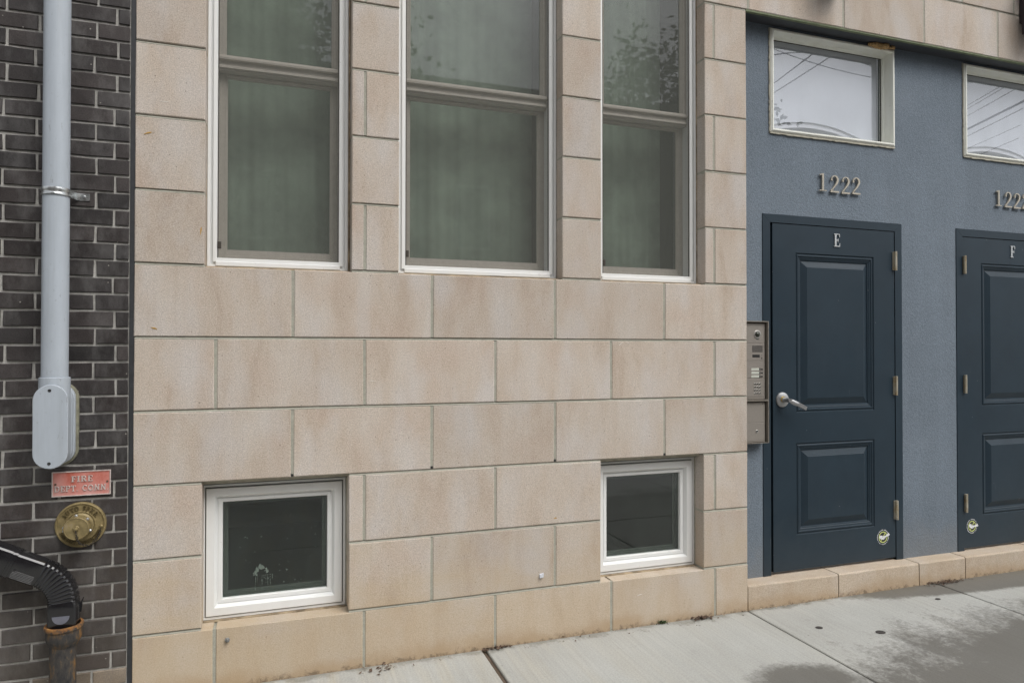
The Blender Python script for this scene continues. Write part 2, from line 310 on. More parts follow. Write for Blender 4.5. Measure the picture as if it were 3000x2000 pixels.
# ------------------------------------------------------------------ mesh helpers
class MB:
    def __init__(s): s.v = []; s.f = []
    def add(s, vs, fs):
        b = len(s.v); s.v += [tuple(p) for p in vs]; s.f += [tuple(i+b for i in f) for f in fs]; return s
    def box(s, x0, x1, y0, y1, z0, z1):
        return s.add([(x0, y0, z0), (x1, y0, z0), (x1, y1, z0), (x0, y1, z0), (x0, y0, z1), (x1, y0, z1), (x1, y1, z1), (x0, y1, z1)],
                     [(0, 1, 5, 4), (1, 2, 6, 5), (2, 3, 7, 6), (3, 0, 4, 7), (4, 5, 6, 7), (3, 2, 1, 0)])
    def loops(s, rings, close=True, cap0=False, cap1=False):
        n = len(rings[0]); b = len(s.v)
        for r in rings: s.v += [tuple(p) for p in r]
        for i in range(len(rings)-1):
            for j in range(n if close else n-1):
                k = (j+1) % n; s.f.append((b+i*n+j, b+i*n+k, b+(i+1)*n+k, b+(i+1)*n+j))
        if cap0: s.f.append(tuple(b+j for j in reversed(range(n))))
        if cap1: s.f.append(tuple(b+(len(rings)-1)*n+j for j in range(n)))
        return s
    def steps(s, seq, cap=False):   # seq of (x0,x1,z0,z1,y): nested rectangles
        return s.loops([[(a, y, c), (b, y, c), (b, y, d_), (a, y, d_)] for a, b, c, d_, y in seq], True, False, cap)
    def cbox(s, x0, x1, y0, y1, z0, z1, c=.003, j=0.0, q=None):
        q = q or rnd
        def J(): return q.uniform(-j, j)
        back = [(x0, y1, z0), (x1, y1, z0), (x1, y1, z1), (x0, y1, z1)]
        mid = [(x0+J(), y0+c, z0+J()), (x1+J(), y0+c, z0+J()), (x1+J(), y0+c, z1+J()), (x0+J(), y0+c, z1+J())]
        fr = [(x0+c+J(), y0, z0+c+J()), (x1-c+J(), y0, z0+c+J()), (x1-c+J(), y0, z1-c+J()), (x0+c+J(), y0, z1-c+J())]
        return s.loops([back, mid, fr], True, True, True)
    def tube(s, pts, r, n=12, cap=True):
        pts = [Vector(p) for p in pts]; rings = []
        for i, p in enumerate(pts):
            t = (pts[min(i+1, len(pts)-1)]-pts[max(i-1, 0)]).normalized()
            a = t.cross(Vector((0, 0, 1)) if abs(t.z) < .9 else Vector((0, 1, 0))).normalized(); b = t.cross(a)
            rr = r[i] if isinstance(r, (list, tuple)) else r
            rings.append([p+(a*math.cos(2*math.pi*k/n)+b*math.sin(2*math.pi*k/n))*rr for k in range(n)])
        return s.loops(rings, True, cap, cap)
    def lathe(s, c, axis, prof, n=24, cap=True):     # prof: (radius, distance along axis)
        c = Vector(c); t = Vector(axis).normalized(); a = t.cross(Vector((0, 0, 1)) if abs(t.z) < .9 else Vector((0, 1, 0))).normalized(); b = t.cross(a)
        return s.loops([[c+t*h+(a*math.cos(2*math.pi*k/n)+b*math.sin(2*math.pi*k/n))*r for k in range(n)] for r, h in prof], True, cap, cap)
    def prism(s, poly, y0, y1):      # poly in xz
        n = len(poly); return s.loops([[(x, y1, z) for x, z in poly], [(x, y0, z) for x, z in poly]], True, True, True)
    def strip(s, pts, w, y0, y1, fn=lambda x, z: (x, z)):   # stroke with thickness, for lettering
        m = len(pts); L, R = [], []
        for i, (x, z) in enumerate(pts):
            ax, az = pts[max(i-1, 0)]; bx, bz = pts[min(i+1, m-1)]; dx, dz = bx-ax, bz-az; l = math.hypot(dx, dz) or 1
            ww = (w[i] if isinstance(w, (list, tuple)) else w)/2
            L.append(fn(x-dz/l*ww, z+dx/l*ww)); R.append(fn(x+dz/l*ww, z-dx/l*ww))
        rings = [[(L[i][0], y1, L[i][1]), (R[i][0], y1, R[i][1]), (R[i][0], y0, R[i][1]), (L[i][0], y0, L[i][1])] for i in range(m)]
        return s.loops(rings, True, True, True)
WP = {}
def thing(name, label, cat, loc=(0, 0, 0), group=None):
    o = bpy.data.objects.new(name, None); COL.objects.link(o); o.location = loc; o.empty_display_size = .1
    WP[o.name] = Vector(loc); tag(o, label, cat, group); return o
def tag(o, label=None, cat=None, group=None, kind=None):
    if label: o['label'] = label
    if cat: o['category'] = cat
    if group: o['group'] = group
    if kind: o['kind'] = kind
    return o
def put(name, mesh, parent=None, loc=(0, 0, 0)):
    o = bpy.data.objects.new(name, mesh); COL.objects.link(o); loc = Vector(loc)
    WP[o.name] = loc
    if parent: o.parent = parent; o.location = loc-WP[parent.name]
    else: o.location = loc
    return o
def build(name, mb, mat, parent=None, smooth=False, ang=40):
    vs_ = mb.v; xs = [p[0] for p in vs_]; ys = [p[1] for p in vs_]; zs = [p[2] for p in vs_]
    org = Vector(((min(xs)+max(xs))/2, (min(ys)+max(ys))/2, min(zs)))
    me = bpy.data.meshes.new(name); me.from_pydata([tuple(Vector(p)-org) for p in vs_], [], mb.f); me.update()
    bmm = __import__('bmesh').new(); bmm.from_mesh(me); __import__('bmesh').ops.recalc_face_normals(bmm, faces=bmm.faces); bmm.to_mesh(me); bmm.free()
    me.materials.append(MAT[mat] if isinstance(mat, str) else mat)
    if smooth:
        me.polygons.foreach_set('use_smooth', [True]*len(me.polygons))
        try: me.set_sharp_from_angle(angle=math.radians(ang))
        except Exception: pass
    return put(name, me, parent, org)
def wall_holes(mb, x0, x1, z0, z1, y0, y1, holes):
    xs = sorted({x0, x1, *[v for h in holes for v in h[:2]]}); zs = sorted({z0, z1, *[v for h in holes for v in h[2:]]})
    for a, b in zip(xs, xs[1:]):
        for c, e in zip(zs, zs[1:]):
            mx_, mz_ = (a+b)/2, (c+e)/2
            if any(h[0] < mx_ < h[1] and h[2] < mz_ < h[3] for h in holes): continue
            mb.add([(a, y0, c), (b, y0, c), (b, y0, e), (a, y0, e)], [(0, 1, 2, 3)])
    for h in holes: mb.loops([[(h[0], y, h[2]), (h[1], y, h[2]), (h[1], y, h[3]), (h[0], y, h[3])] for y in (y0, y1)])
    return mb

# stroke font with slab serifs: glyph = width, list of (points, widths)
def _arc(cx, cz, rx, rz, a0, a1, n=9): return [(cx+rx*math.cos(math.radians(a0+(a1-a0)*i/n)), cz+rz*math.sin(math.radians(a0+(a1-a0)*i/n))) for i in range(n+1)]
ST, TH = .15, .085
GL = {
 '1': (.50, [([(.27, 0), (.27, 1)], .105), ([(.29, .97), (.08, .91)], .06), ([(.05, .025), (.49, .025)], .05)]),
 '2': (.58, [([(.09, .70), (.10, .80), (.17, .92), (.29, .965), (.41, .92), (.48, .80), (.48, .68), (.40, .5), (.25, .30), (.06, .09)], [.05, .05, .055, .065, .085, .115, .115, .09, .065, .055]), ([(.03, .045), (.56, .045)], .09), (_arc(.115, .725, .028, .028, 0, 330), .055)]),
 'E': (.62, [([(.18, 0), (.18, 1)], .17), ([(.02, .965), (.58, .965)], .07), ([(.02, .035), (.60, .035)], .07), ([(.2, .5), (.42, .5)], .065), ([(.565, .99), (.575, .74)], .06), ([(.585, .01), (.60, .28)], .06), ([(.42, .62), (.42, .38)], .06)]),
 'F': (.60, [([(.18, 0), (.18, 1)], .17), ([(.02, .965), (.56, .965)], .07), ([(.02, .035), (.38, .035)], .07), ([(.2, .5), (.42, .5)], .065), ([(.545, .99), (.555, .72)], .06), ([(.42, .62), (.42, .38)], .06)]),
 'I': (.36, [([(.18, 0), (.18, 1)], ST), ([(.02, .96), (.34, .96)], TH), ([(.02, .04), (.34, .04)], TH)]),
 'R': (.72, [([(.17, 0), (.17, 1)], ST), ([(.02, .96), (.36, .96)], TH), ([(.02, .04), (.34, .04)], TH), (_arc(.36, .74, .20, .22, 90, -90), ST*.8), ([(.17, .52), (.36, .52)], TH), ([(.36, .5), (.62, .03)], ST), ([(.56, .04), (.72, .04)], TH)]),
 'D': (.74, [([(.17, 0), (.17, 1)], ST), ([(.02, .96), (.34, .96)], TH), ([(.02, .04), (.34, .04)], TH), (_arc(.32, .5, .32, .45, 90, -90, 12), ST*.9)]),
 'P': (.64, [([(.17, 0), (.17, 1)], ST), ([(.02, .96), (.34, .96)], TH), ([(.02, .04), (.34, .04)], TH), (_arc(.34, .73, .22, .23, 90, -90), ST*.85), ([(.17, .5), (.34, .5)], TH)]),
 'T': (.68, [([(.34, 0), (.34, 1)], ST), ([(.03, .96), (.65, .96)], TH), ([(.18, .04), (.5, .04)], TH), ([(.05, .98), (.04, .74)], .07), ([(.63, .98), (.64, .74)], .07)]),
 '.': (.22, [([(.11, 0), (.11, .13)], .13)]),
 'C': (.70, [(_arc(.38, .5, .30, .45, 50, 310, 14), ST*.9), ([(.60, .95), (.60, .72)], .07)]),
 'O': (.78, [(_arc(.39, .5, .31, .45, 0, 359, 18), ST*.9)]),
 'N': (.80, [([(.15, 0), (.15, 1)], ST*.75), ([(.64, 0), (.64, 1)], ST*.75), ([(.15, .97), (.64, .03)], ST), ([(.02, .04), (.3, .04)], TH), ([(.5, .96), (.78, .96)], TH)]),
 'A': (.76, [([(.10, .02), (.37, .98)], ST*.7), ([(.37, .98), (.65, .02)], ST), ([(.2, .34), (.56, .34)], TH), ([(.0, .04), (.22, .04)], TH), ([(.52, .04), (.76, .04)], TH)]),
 'U': (.76, [([(.16, 1), (.16, .34), (.22, .14), (.38, .05), (.54, .14), (.60, .34), (.60, 1)], ST*.85), ([(.02, .96), (.3, .96)], TH), ([(.48, .96), (.74, .96)], TH)]),
 'S': (.58, [([(.5, .8), (.42, .92), (.28, .96), (.14, .88), (.12, .72), (.28, .55), (.44, .42), (.48, .24), (.36, .08), (.2, .04), (.08, .16)], ST*.85)]),
 'K': (.76, [([(.17, 0), (.17, 1)], ST), ([(.2, .42), (.62, .96)], ST*.75), ([(.34, .58), (.66, .03)], ST), ([(.02, .04), (.32, .04)], TH), ([(.02, .96), (.32, .96)], TH), ([(.56, .04), (.76, .04)], TH)]),
 ' ': (.4, []), }
def glyph(mb, ch, fn, y0, y1, k0=0):
    w, st = GL[ch]
    for i, (p, ww) in enumerate(st): mb.strip(p, ww, y0-(i+k0)*.00013, y1, fn)
    return w
def text_line(mb, txt, x0, x1, z0, h, y0, y1):
    tot = sum(GL[c][0] for c in txt)+.1*(len(txt)-1); sx = (x1-x0)/tot; x = x0
    for c in txt:
        glyph(mb, c, lambda a, b, x=x: (x+a*sx, z0+b*h), y0, y1); x += (GL[c][0]+.1)*sx

# ================================================================== GROUND AND STREET
g = build('ground', MB().box(-120, 130, -130, 60, -.6, -.155), 'asphalt'); tag(g, kind='structure')
rd = build('road', MB().box(-110, 120, -10.7, -3.75, -.3, -.13), 'asphalt'); tag(rd, kind='structure')
sw = tag(build('sidewalk', MB().box(-9, 14, -3.60, .14, -.3, -.012), 'joint'), kind='structure')
xs = [-8.0, -6.5, -4.9, -3.4, -1.86, -.35, 1.184, 2.691, 4.066, 5.50, 7.0, 8.5, 10.0, 11.5, 13.0]
gap = {1.184: .011, 2.691: .0055, 4.066: .004}
for a, b in zip(xs, xs[1:]):
    for ya, yb in ((-1.78, .135), (-3.58, -1.79)):
        x0, x1 = a+gap.get(a, .005), b-gap.get(b, .005); c = .004
        z1 = rnd.uniform(-.001, .001)
        mb = MB().loops([[(x0, ya, -.1), (x1, ya, -.1), (x1, yb, -.1), (x0, yb, -.1)], [(x0, ya, z1-c), (x1, ya, z1-c), (x1, yb, z1-c), (x0, yb, z1-c)],
                         [(x0+c, ya+c, z1), (x1-c, ya+c, z1), (x1-c, yb, z1), (x0+c, yb, z1)]], True, True, True)
        build('paving_slab', mb, 'conc', sw)
kb = tag(build('kerb', MB().box(-110, 120, -3.745, -3.605, -.3, -.004), 'conc'), kind='structure')
fs = tag(build('far_pavement', MB().box(-110, 120, -13.0, -10.705, -.3, -.002), 'conc'), kind='structure')

# ================================================================== BRICK WALL
bw = thing('brick_wall', 'dark brown-black brick wall with grey mortar at the left edge', 'brick wall', (-.75, .05, 0))
BZ0, BP, XR = 0.1438-.0686*3, .06858, -.3255
mm = MB().box(-1.6, -.3262, .0075, .2, -.1, 4.6); build('mortar', mm, 'bmortar', bw)
build('sealant_strip', MB().box(-.3258, -.3082, .004, .19, -.02, 4.6), 'sealant', bw)
brick_meshes = []
for q in range(5):
    r_ = random.Random(q); mb = MB(); hw, hh = .0965-.004, .0343-.0048
    def J(s=.0017): return r_.uniform(-s, s)
    c = .0025
    rings = [[(-hw, .1, -hh), (hw, .1, -hh), (hw, .1, hh), (-hw, .1, hh)],
             [(-hw+J(), c, -hh+J()), (0, c, -hh+J()), (hw+J(), c, -hh+J()), (hw+J(), c, hh+J()), (0, c, hh+J()), (-hw+J(), c, hh+J())]]
    mb.loops([[(-hw, .1, -hh), (0, .1, -hh), (hw, .1, -hh), (hw, .1, hh), (0, .1, hh), (-hw, .1, hh)], rings[1],
              [(x+(c if x < -.01 else -c if x > .01 else 0), J(.0006), z-math.copysign(c, z)) for x, _, z in rings[1]]], True, False, True)
    me = bpy.data.meshes.new('brick'); me.from_pydata(mb.v, [], mb.f); me.update()
    bmm = __import__('bmesh').new(); bmm.from_mesh(me); __import__('bmesh').ops.recalc_face_normals(bmm, faces=bmm.faces); bmm.to_mesh(me); bmm.free()
    me.materials.append(MAT['brick']); brick_meshes.append(me)
def put_brick(x0, x1, z, buff=False):
    y = rnd.uniform(-.0014, .0014)
    if abs((x1-x0)-.193) < .02 and not buff:
        o = put('brick', rnd.choice(brick_meshes), bw, ((x0+x1)/2, y, z)); o.scale = ((x1-x0-rnd.uniform(.0085, .0125))/(.193-.008), 1, rnd.uniform(.97, 1.01)); o.rotation_euler = (0, rnd.uniform(-.006, .006), 0)
    else:
        mb = MB().cbox(x0+.004, x1-.004, y, .1, z-.0295, z+.0295, .0025, .001); build('brick', mb, 'buff' if buff else 'brick', bw)
for i in range(46):
    z = BZ0+BP*(i+.5); dj = rnd.uniform(-.008, .008)
    if i % 2 == 1: js = [XR, -.378+dj, -.570+dj+rnd.uniform(-.005, .005), -.7625+dj+rnd.uniform(-.005, .005), -.955+dj, -1.147+dj]
    else: js = [XR, -.4475+dj, -.651+dj*.6+rnd.uniform(-.005, .005), -.845+dj, -1.037+dj, -1.23+dj]
    for a, b in zip(js, js[1:]): put_brick(b, a, z, buff=(i == 2 and a > -.5))

# ================================================================== STONE WALL
sto = thing('stone_wall', 'pink-beige cast stone block facade in staggered courses with five windows', 'stone wall', (1.2, .08, 0))
CZ = lambda k: 1.781+.3048*k
GAPH, DEP = .006, .165
TOPK = 7
WIN = {'a': (-.0455, .562), 'b': (.7735, 1.5905), 'c': (1.804, 2.423)}
BAS = {'a': (-.0515, .553), 'b': (1.7995, 2.4095)}
odd = [0, .62, 1.24, 1.86, 2.48]; even = [.31, .93, 1.55, 2.17]
mort = MB()
prev_segs = []
def course(k, joints, segs, z0, z1):
    global prev_segs
    for a, b in segs:
        js = [a]+[j for j in joints if a+.03 < j < b-.03]+[b]
        mort.box(a+.002, b-.002, .0085, DEP-.002, z0+(.009 if k > -6 else 0), z1-.012)
        for p, q in zip(js, js[1:]):
            xa = p if p == a else p+GAPH; xb = q if q == b else q-GAPH
            za = z0 if k == -6 else z0+GAPH
            mb = MB().cbox(xa, xb, rnd.uniform(-.0008, .0008), DEP, za, z1-GAPH+.001, .003, .0013); build('stone_block', mb, 'stone', sto)
        for j in js[1:-1]:
            mort.box(j-GAPH-.001, j+GAPH+.001, .003, .02, z0+.009, z1-.0075)
            if k == -3 and j < 2.4: weep.append((j, z0))
        for c, d_ in prev_segs:      # bed joint, weathered so that it slopes out towards its foot
            u, v = max(a, c), min(b, d_)
            if v-u > .01:
                mort.box(u+.001, v-.001, .0085, DEP-.003, z0-.0125, z0+.0085)
                mort.add([(u+.001, .0012, z0-GAPH+.0015), (v-.001, .0012, z0-GAPH+.0015), (v-.001, .0083, z0+GAPH-.001), (u+.001, .0083, z0+GAPH-.001)], [(0, 1, 2, 3)])
    prev_segs = segs
weep = []
XL_, XRR = -.3078, 2.690
FAR0, FAR1 = 5.62, 6.9
def split(ops, a=XL_, b=XRR):
    out = []; x = a
    for p, q in ops: out.append((x, p)); x = q
    out.append((x, b)); return out
for k in range(-6, 10):
    z0, z1 = (-.06 if k == -6 else CZ(k)), CZ(k+1)
    jo = odd if k % 2 == 0 else even
    if k in (-5, -4): sg = split([BAS['a'], BAS['b']])
    elif 0 <= k < TOPK: sg = split([WIN['a'], WIN['b'], WIN['c']])
    else: sg = [(XL_, XRR)]
    if k >= 5:
        sg[-1] = (sg[-1][0], FAR1)
        jo = [j for j in jo if j < 2.4]+([2.706, 3.375, 4.002, 4.634, 5.26, 5.89, 6.5] if k % 2 == 1 else [3.06, 3.69, 4.325, 4.785, 5.4, 6.03])
    else: sg = sg+[(FAR0, FAR1)]; jo = list(jo)+([6.25] if k % 2 else [5.93, 6.55])
    course(k, jo, sg, z0, z1)
build('mortar', mort, 'mortar', sto)
for j, z in weep: build('weep_hole', MB().box(j-.0055, j+.0055, .0017, .01, z+.0075, z+.0185), 'dark', sto)
build('algae_strip', MB().box(2.6925, FAR0, .0035, .022, CZ(5)-.0035, CZ(5)+.0068), 'algae', sto)

def frame_tall(par, x0, x1, z0, z1):
    f = MB(); Y = .08
    def R(d, y, db=None): return (x0+d, x1-d, z0+(d if db is None else db), z1-d, y)
    f.steps([R(0, .15), R(0, Y-.004), R(.003, Y-.008), R(.014, Y-.008), R(.0155, Y+.004), R(.0235, Y+.004, .0015+.0235), R(.025, Y-.008), R(.040, Y-.008), R(.042, Y-.004), R(.043, Y+.075)])
    return build('frame', f, 'white', par)
def tall_window(i, x0, x1, label):
    z0, z1 = 1.7835, CZ(TOPK)-.004
    w = put('window', None, sto, ((x0+x1)/2, .08, z0)); w['label'] = label
    frame_tall(w, x0, x1, z0, z1)
    a, b, zb, zt = x0+.043, x1-.043, z0+.027, z1-.043
    # lower white stop across the sill
    build('sill_stop', MB().cbox(x0+.036, x1-.036, .0665, .10, z0+.006, z0+.0265, .002), 'white', w)
    build('foam_bead', MB().box(x0+.002, x1-.002, .03, .09, z0-.0095, z0-.0005), 'caulk', w)
    for e in (0, 1):
        xx = x0-.0005 if e == 0 else x1+.0005
        build('caulk_line', MB().box(min(xx, xx+(-.0065 if e == 0 else .0065)), max(xx, xx+(-.0065 if e == 0 else .0065)), .074, .10, z0, z1), 'caulk', w)
    mzr = 2.685
    # upper sash in the outer track
    u = MB(); s = .030
    u.steps([(a, b, mzr-.03, zt, .138), (a, b, mzr-.03, zt, .103), (a+s-.012, b-s+.012, mzr+.02, zt-s+.012, .103), (a+s-.010, b-s+.010, mzr+.022, zt-s+.01, .107), (a+s, b-s, mzr+.034, zt-s, .119), (a+s, b-s, mzr+.034, zt-s, .13)])
    build('upper_sash', u, 'sash', w)
    mr_ = MB()
    prof = [(.100, .038), (.088, .024), (.088, .016), (.104, .012), (.106, -.002), (.094, -.012), (.093, -.020), (.108, -.024), (.120, -.026), (.13, -.026), (.13, .038)]
    mr_.loops([[(x, y, mzr+z) for y, z in prof] for x in (a-.0006, b+.0006)], True, True, True)
    build('meeting_rail', mr_, 'sash', w)
    # lower sash in the inner track
    l = MB(); t_ = mzr+.012
    l.steps([(a, b, zb, t_, .176), (a, b, zb, t_, .141), (a+.026, b-.026, zb+.034, t_-.05, .141), (a+.028, b-.028, zb+.036, t_-.052, .147), (a+.034, b-.034, zb+.062, t_-.058, .150), (a+.034, b-.034, zb+.062, t_-.058, .165)])
    build('lower_sash', l, 'sash', w)
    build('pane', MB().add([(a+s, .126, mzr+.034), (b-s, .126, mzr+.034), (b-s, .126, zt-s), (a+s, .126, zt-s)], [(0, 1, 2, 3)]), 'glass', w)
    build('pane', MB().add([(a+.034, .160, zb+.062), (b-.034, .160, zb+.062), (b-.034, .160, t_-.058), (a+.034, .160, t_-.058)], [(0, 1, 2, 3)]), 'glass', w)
    build('insect_screen', MB().add([(a-.002, .0795, zb-.002), (b+.002, .0795, zb-.002), (b+.002, .0795, zt), (a-.002, .0795, zt)], [(0, 1, 2, 3)]), 'screen', w)
    build('screen_edge', MB().steps([(a-.003, b+.003, zb-.003, zt+.003, .081), (a-.003, b+.003, zb-.003, zt+.003, .0775), (a+.0035, b-.0035, zb+.0035, zt-.0035, .0775), (a+.0035, b-.0035, zb+.0035, zt-.0035, .081)]), 'gasket', w)
    build('screen_tab', MB().cbox(a+.0005, a+.015, .070, .079, 1.866, 1.896, .002), 'gasket', w)
    return w, a, b
tw = [tall_window(0, -.044, .5525, 'left tall sash window with sage curtain next to the brick building'),
      tall_window(1, .775, 1.589, 'widest tall sash window in the middle with sky reflected in its upper pane'),
      tall_window(2, 1.806, 2.4165, 'right tall sash window beside the door recess reflecting tree leaves')]

def basement_window(x0, x1, label, spl=False):
    Y = .095 if spl else .085
    z0, z1 = .2575, .842
    w = put('window', None, sto, ((x0+x1)/2, Y, z0)); w['label'] = label
    def R(d, y, db=None): return (x0+d, x1-d, z0+(d if db is None else db), z1-d, y)
    build('frame', MB().steps([R(0, Y+.08), R(0, Y+.003), R(.002, Y), R(.0115, Y), R(.0125, Y+.010)]), 'white', w)
    build('gasket', MB().steps([R(.0125, Y+.010), R(.0165, Y+.010), R(.0165, Y+.03)]), 'gasket', w)
    build('sash', MB().steps([R(.0163, Y+.03), R(.0163, Y-.004), R(.018, Y-.006), R(.050, Y-.006), R(.056, Y+.004), R(.060, Y+.016), R(.0645, Y+.016)]), 'white', w)
    build('glazing_bead', MB().steps([R(.0648, Y+.02), R(.0648, Y+.013), R(.079, Y+.013), R(.0815, Y+.017), R(.0815, Y+.034)]), 'white', w)
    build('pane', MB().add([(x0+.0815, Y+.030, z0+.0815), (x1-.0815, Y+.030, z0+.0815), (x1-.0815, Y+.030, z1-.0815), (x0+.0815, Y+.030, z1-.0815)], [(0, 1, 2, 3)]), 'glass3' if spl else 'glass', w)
    build('spacer', MB().steps([R(.0815, Y+.034), R(.0815, Y+.05), R(.089, Y+.05), R(.089, Y+.058), R(.102, Y+.058), R(.102, Y+.066)]), 'spacer', w)
    for xa, xb in ((x0-.0072, x0-.0004), (x1+.0004, x1+.0068)): build('caulk_line', MB().box(xa, xb, Y-.006, Y+.03, z0, z1), 'caulkpale', w)
    build('caulk_line', MB().box(x0+.002, x1-.002, Y-.012, Y+.03, z0-.0075, z0-.0004), 'caulk', w)
    build('drip_edge', MB().box(x0-.006, x1+.006, Y-.018, Y+.02, z1+.0025, z1+.0075), 'spacer', w)
    build('head_filler', MB().box(x0-.006, x1+.006, Y-.040, Y+.07, z1+.009, z1+.0345), 'caulkpale', w)
    if spl:
        mb = MB(); q = random.Random(5); n = 0
        def blob(cx, cz, r):
            nonlocal n; n += 1; k = 9; y = Y+.0292-n*.00001
            pts = [(cx+r*q.uniform(.6, 1.25)*math.cos(2*math.pi*i/k), cz+r*q.uniform(.6, 1.25)*math.sin(2*math.pi*i/k)) for i in range(k)]
            mb.loops([[(x, y+.0004, z) for x, z in pts], [(x, y, z) for x, z in pts]], True, False, True)
        for i in range(46):
            an = math.radians(q.uniform(10, 200)); blob(.182+.024*math.cos(an)+q.gauss(0, .004), .432+.024*math.sin(an)+q.gauss(0, .005), q.uniform(.002, .006))
        for dx, ln in ((-.023, .075), (-.016, .035), (.004, .06), (.012, .02), (.02, .035), (.028, .05), (.038, .045), (.047, .03)):
            z = .428
            while z > .428-ln: blob(.182+dx+(.428-z)*(dx*.6), z-.008, q.uniform(.0009, .0022)); z -= q.uniform(.002, .009)
        for i in range(60): blob(q.uniform(.05, .44), q.uniform(.36, .74), abs(q.gauss(0, .0011))+.0004)
        o = build('splatter', mb, 'dropping', w); o['kind'] = 'stuff'
    return w
basement_window(-.0582, .5475, 'left small basement window with pale splatter low on its dark pane', True)
basement_window(1.8015, 2.4072, 'right small basement window with clean dark pane next to the doors')

# dim rooms behind the openings
rm = MB(); wall_holes(rm, -.3, 2.67, -.05, 4.5, .19, .20, [(-.05, .56, .2, .9), (1.80, 2.41, .2, .9), (-.05, .562, 1.75, 3.95), (.773, 1.59, 1.75, 3.95), (1.804, 2.423, 1.75, 3.95)])
rm.add([(-.3, 3, -.05), (2.67, 3, -.05), (2.67, 3, 4.5), (-.3, 3, 4.5)], [(0, 1, 2, 3)])
rm.loops([[(-.3, .19, -.05), (2.67, .19, -.05), (2.67, .19, 4.5), (-.3, .19, 4.5)], [(-.3, 3, -.05), (2.67, 3, -.05), (2.67, 3, 4.5), (-.3, 3, 4.5)]])
rm.add([(-.29, .21, 1.3), (2.66, .21, 1.3), (2.66, 2.99, 1.3), (-.29, 2.99, 1.3)], [(0, 1, 2, 3)])
for x in (.66, 1.69): rm.add([(x, .21, -.04), (x, 2.99, -.04), (x, 2.99, 4.49), (x, .21, 4.49)], [(0, 1, 2, 3)])
tag(build('interior_room', rm, 'room'), kind='structure')

def curtain(x0, x1, seed, label):
    q = random.Random(seed); t = thing('curtain', label, 'curtain', ((x0+x1)/2, .27, 1.72), 'sage curtains hanging inside the tall windows')
    n = 90; ph = q.uniform(0, 6); nf = (x1-x0)/.125
    def wave(u, z): return .0045*math.sin(2*math.pi*nf*u+ph+.9*math.sin(5*u+z))+.0016*math.sin(2*math.pi*nf*2.3*u+ph*2+.5*z)
    rows = []
    for j in range(24):
        z = 1.72+(3.92-1.72)*j/23
        rows.append([(x0+(x1-x0)*i/n, .315+wave(i/n, z)*(1.35-.5*j/23), z+(.0 if j else .012*math.sin(9*i/n+ph)+.01*math.sin(23*i/n))) for i in range(n+1)])
    build('drape', MB().loops(rows, False), 'curtain', t, True)
curtain(-.04, .492, 1, 'sage curtain behind the left tall window beside the brick building')
curtain(.78, 1.545, 2, 'wide sage curtain behind the middle tall window')
curtain(1.81, 2.335, 3, 'sage curtain behind the right tall window near the doors')

# ================================================================== STUCCO RECESS WITH DOORS
S = .105
stu = thing('stucco_wall', 'blue-grey stucco recess wall holding two navy doors and two transom windows', 'stucco wall', (4.1, .12, .13))
DE, DF = (2.877, 3.924), (4.385, 5.432)
TR = [(2.9315, 3.868), (4.456, 5.3925)]; TZ = (2.685, 3.288)
mb = wall_holes(MB(), 2.6885, FAR0+.002, .09, 3.3025, S, S+.12, [(*DE, .05, 2.211), (*DF, .05, 2.211), (*TR[0], *TZ), (*TR[1], *TZ)])
build('render_coat', mb, 'stucco', stu)
build('soffit', MB().box(2.6915, FAR0-.002, .0225, .24, 3.303, 3.33), 'soffit', stu)
ks = [2.6925, 3.3197, 3.9384, 4.3203, 4.95, FAR0-.002]
for a, b in zip(ks, ks[1:]):
    x0, x1, c = a+.0035, b-.0035, .009; zt = .133+rnd.uniform(-.0006, .0006)
    def J(): return rnd.uniform(-.0012, .0012)
    rings = []
    m = 9
    for y, z in ((.24, zt), (.012, zt), (.006, zt-.002), (.0025, zt-.008), (.0015, -.05)):
        rings.append([(x0+(x1-x0)*i/m, y+(J() if y < .02 else 0), z+(J() if y < .02 and z > 0 else 0)) for i in range(m+1)])
    mb = MB().loops(rings, False); mb.add([rings[i][0] for i in range(5)]+[(x0, .24, -.05)], [(0, 1, 2, 3, 4, 5)]); mb.add([rings[i][-1] for i in range(5)]+[(x1, .24, -.05)], [(5, 4, 3, 2, 1, 0)])
    build('step_stone', mb, 'step', stu)
build('step_mortar', MB().box(2.6915, FAR0-.003, .009, .235, -.05, .128), 'mortar', stu)

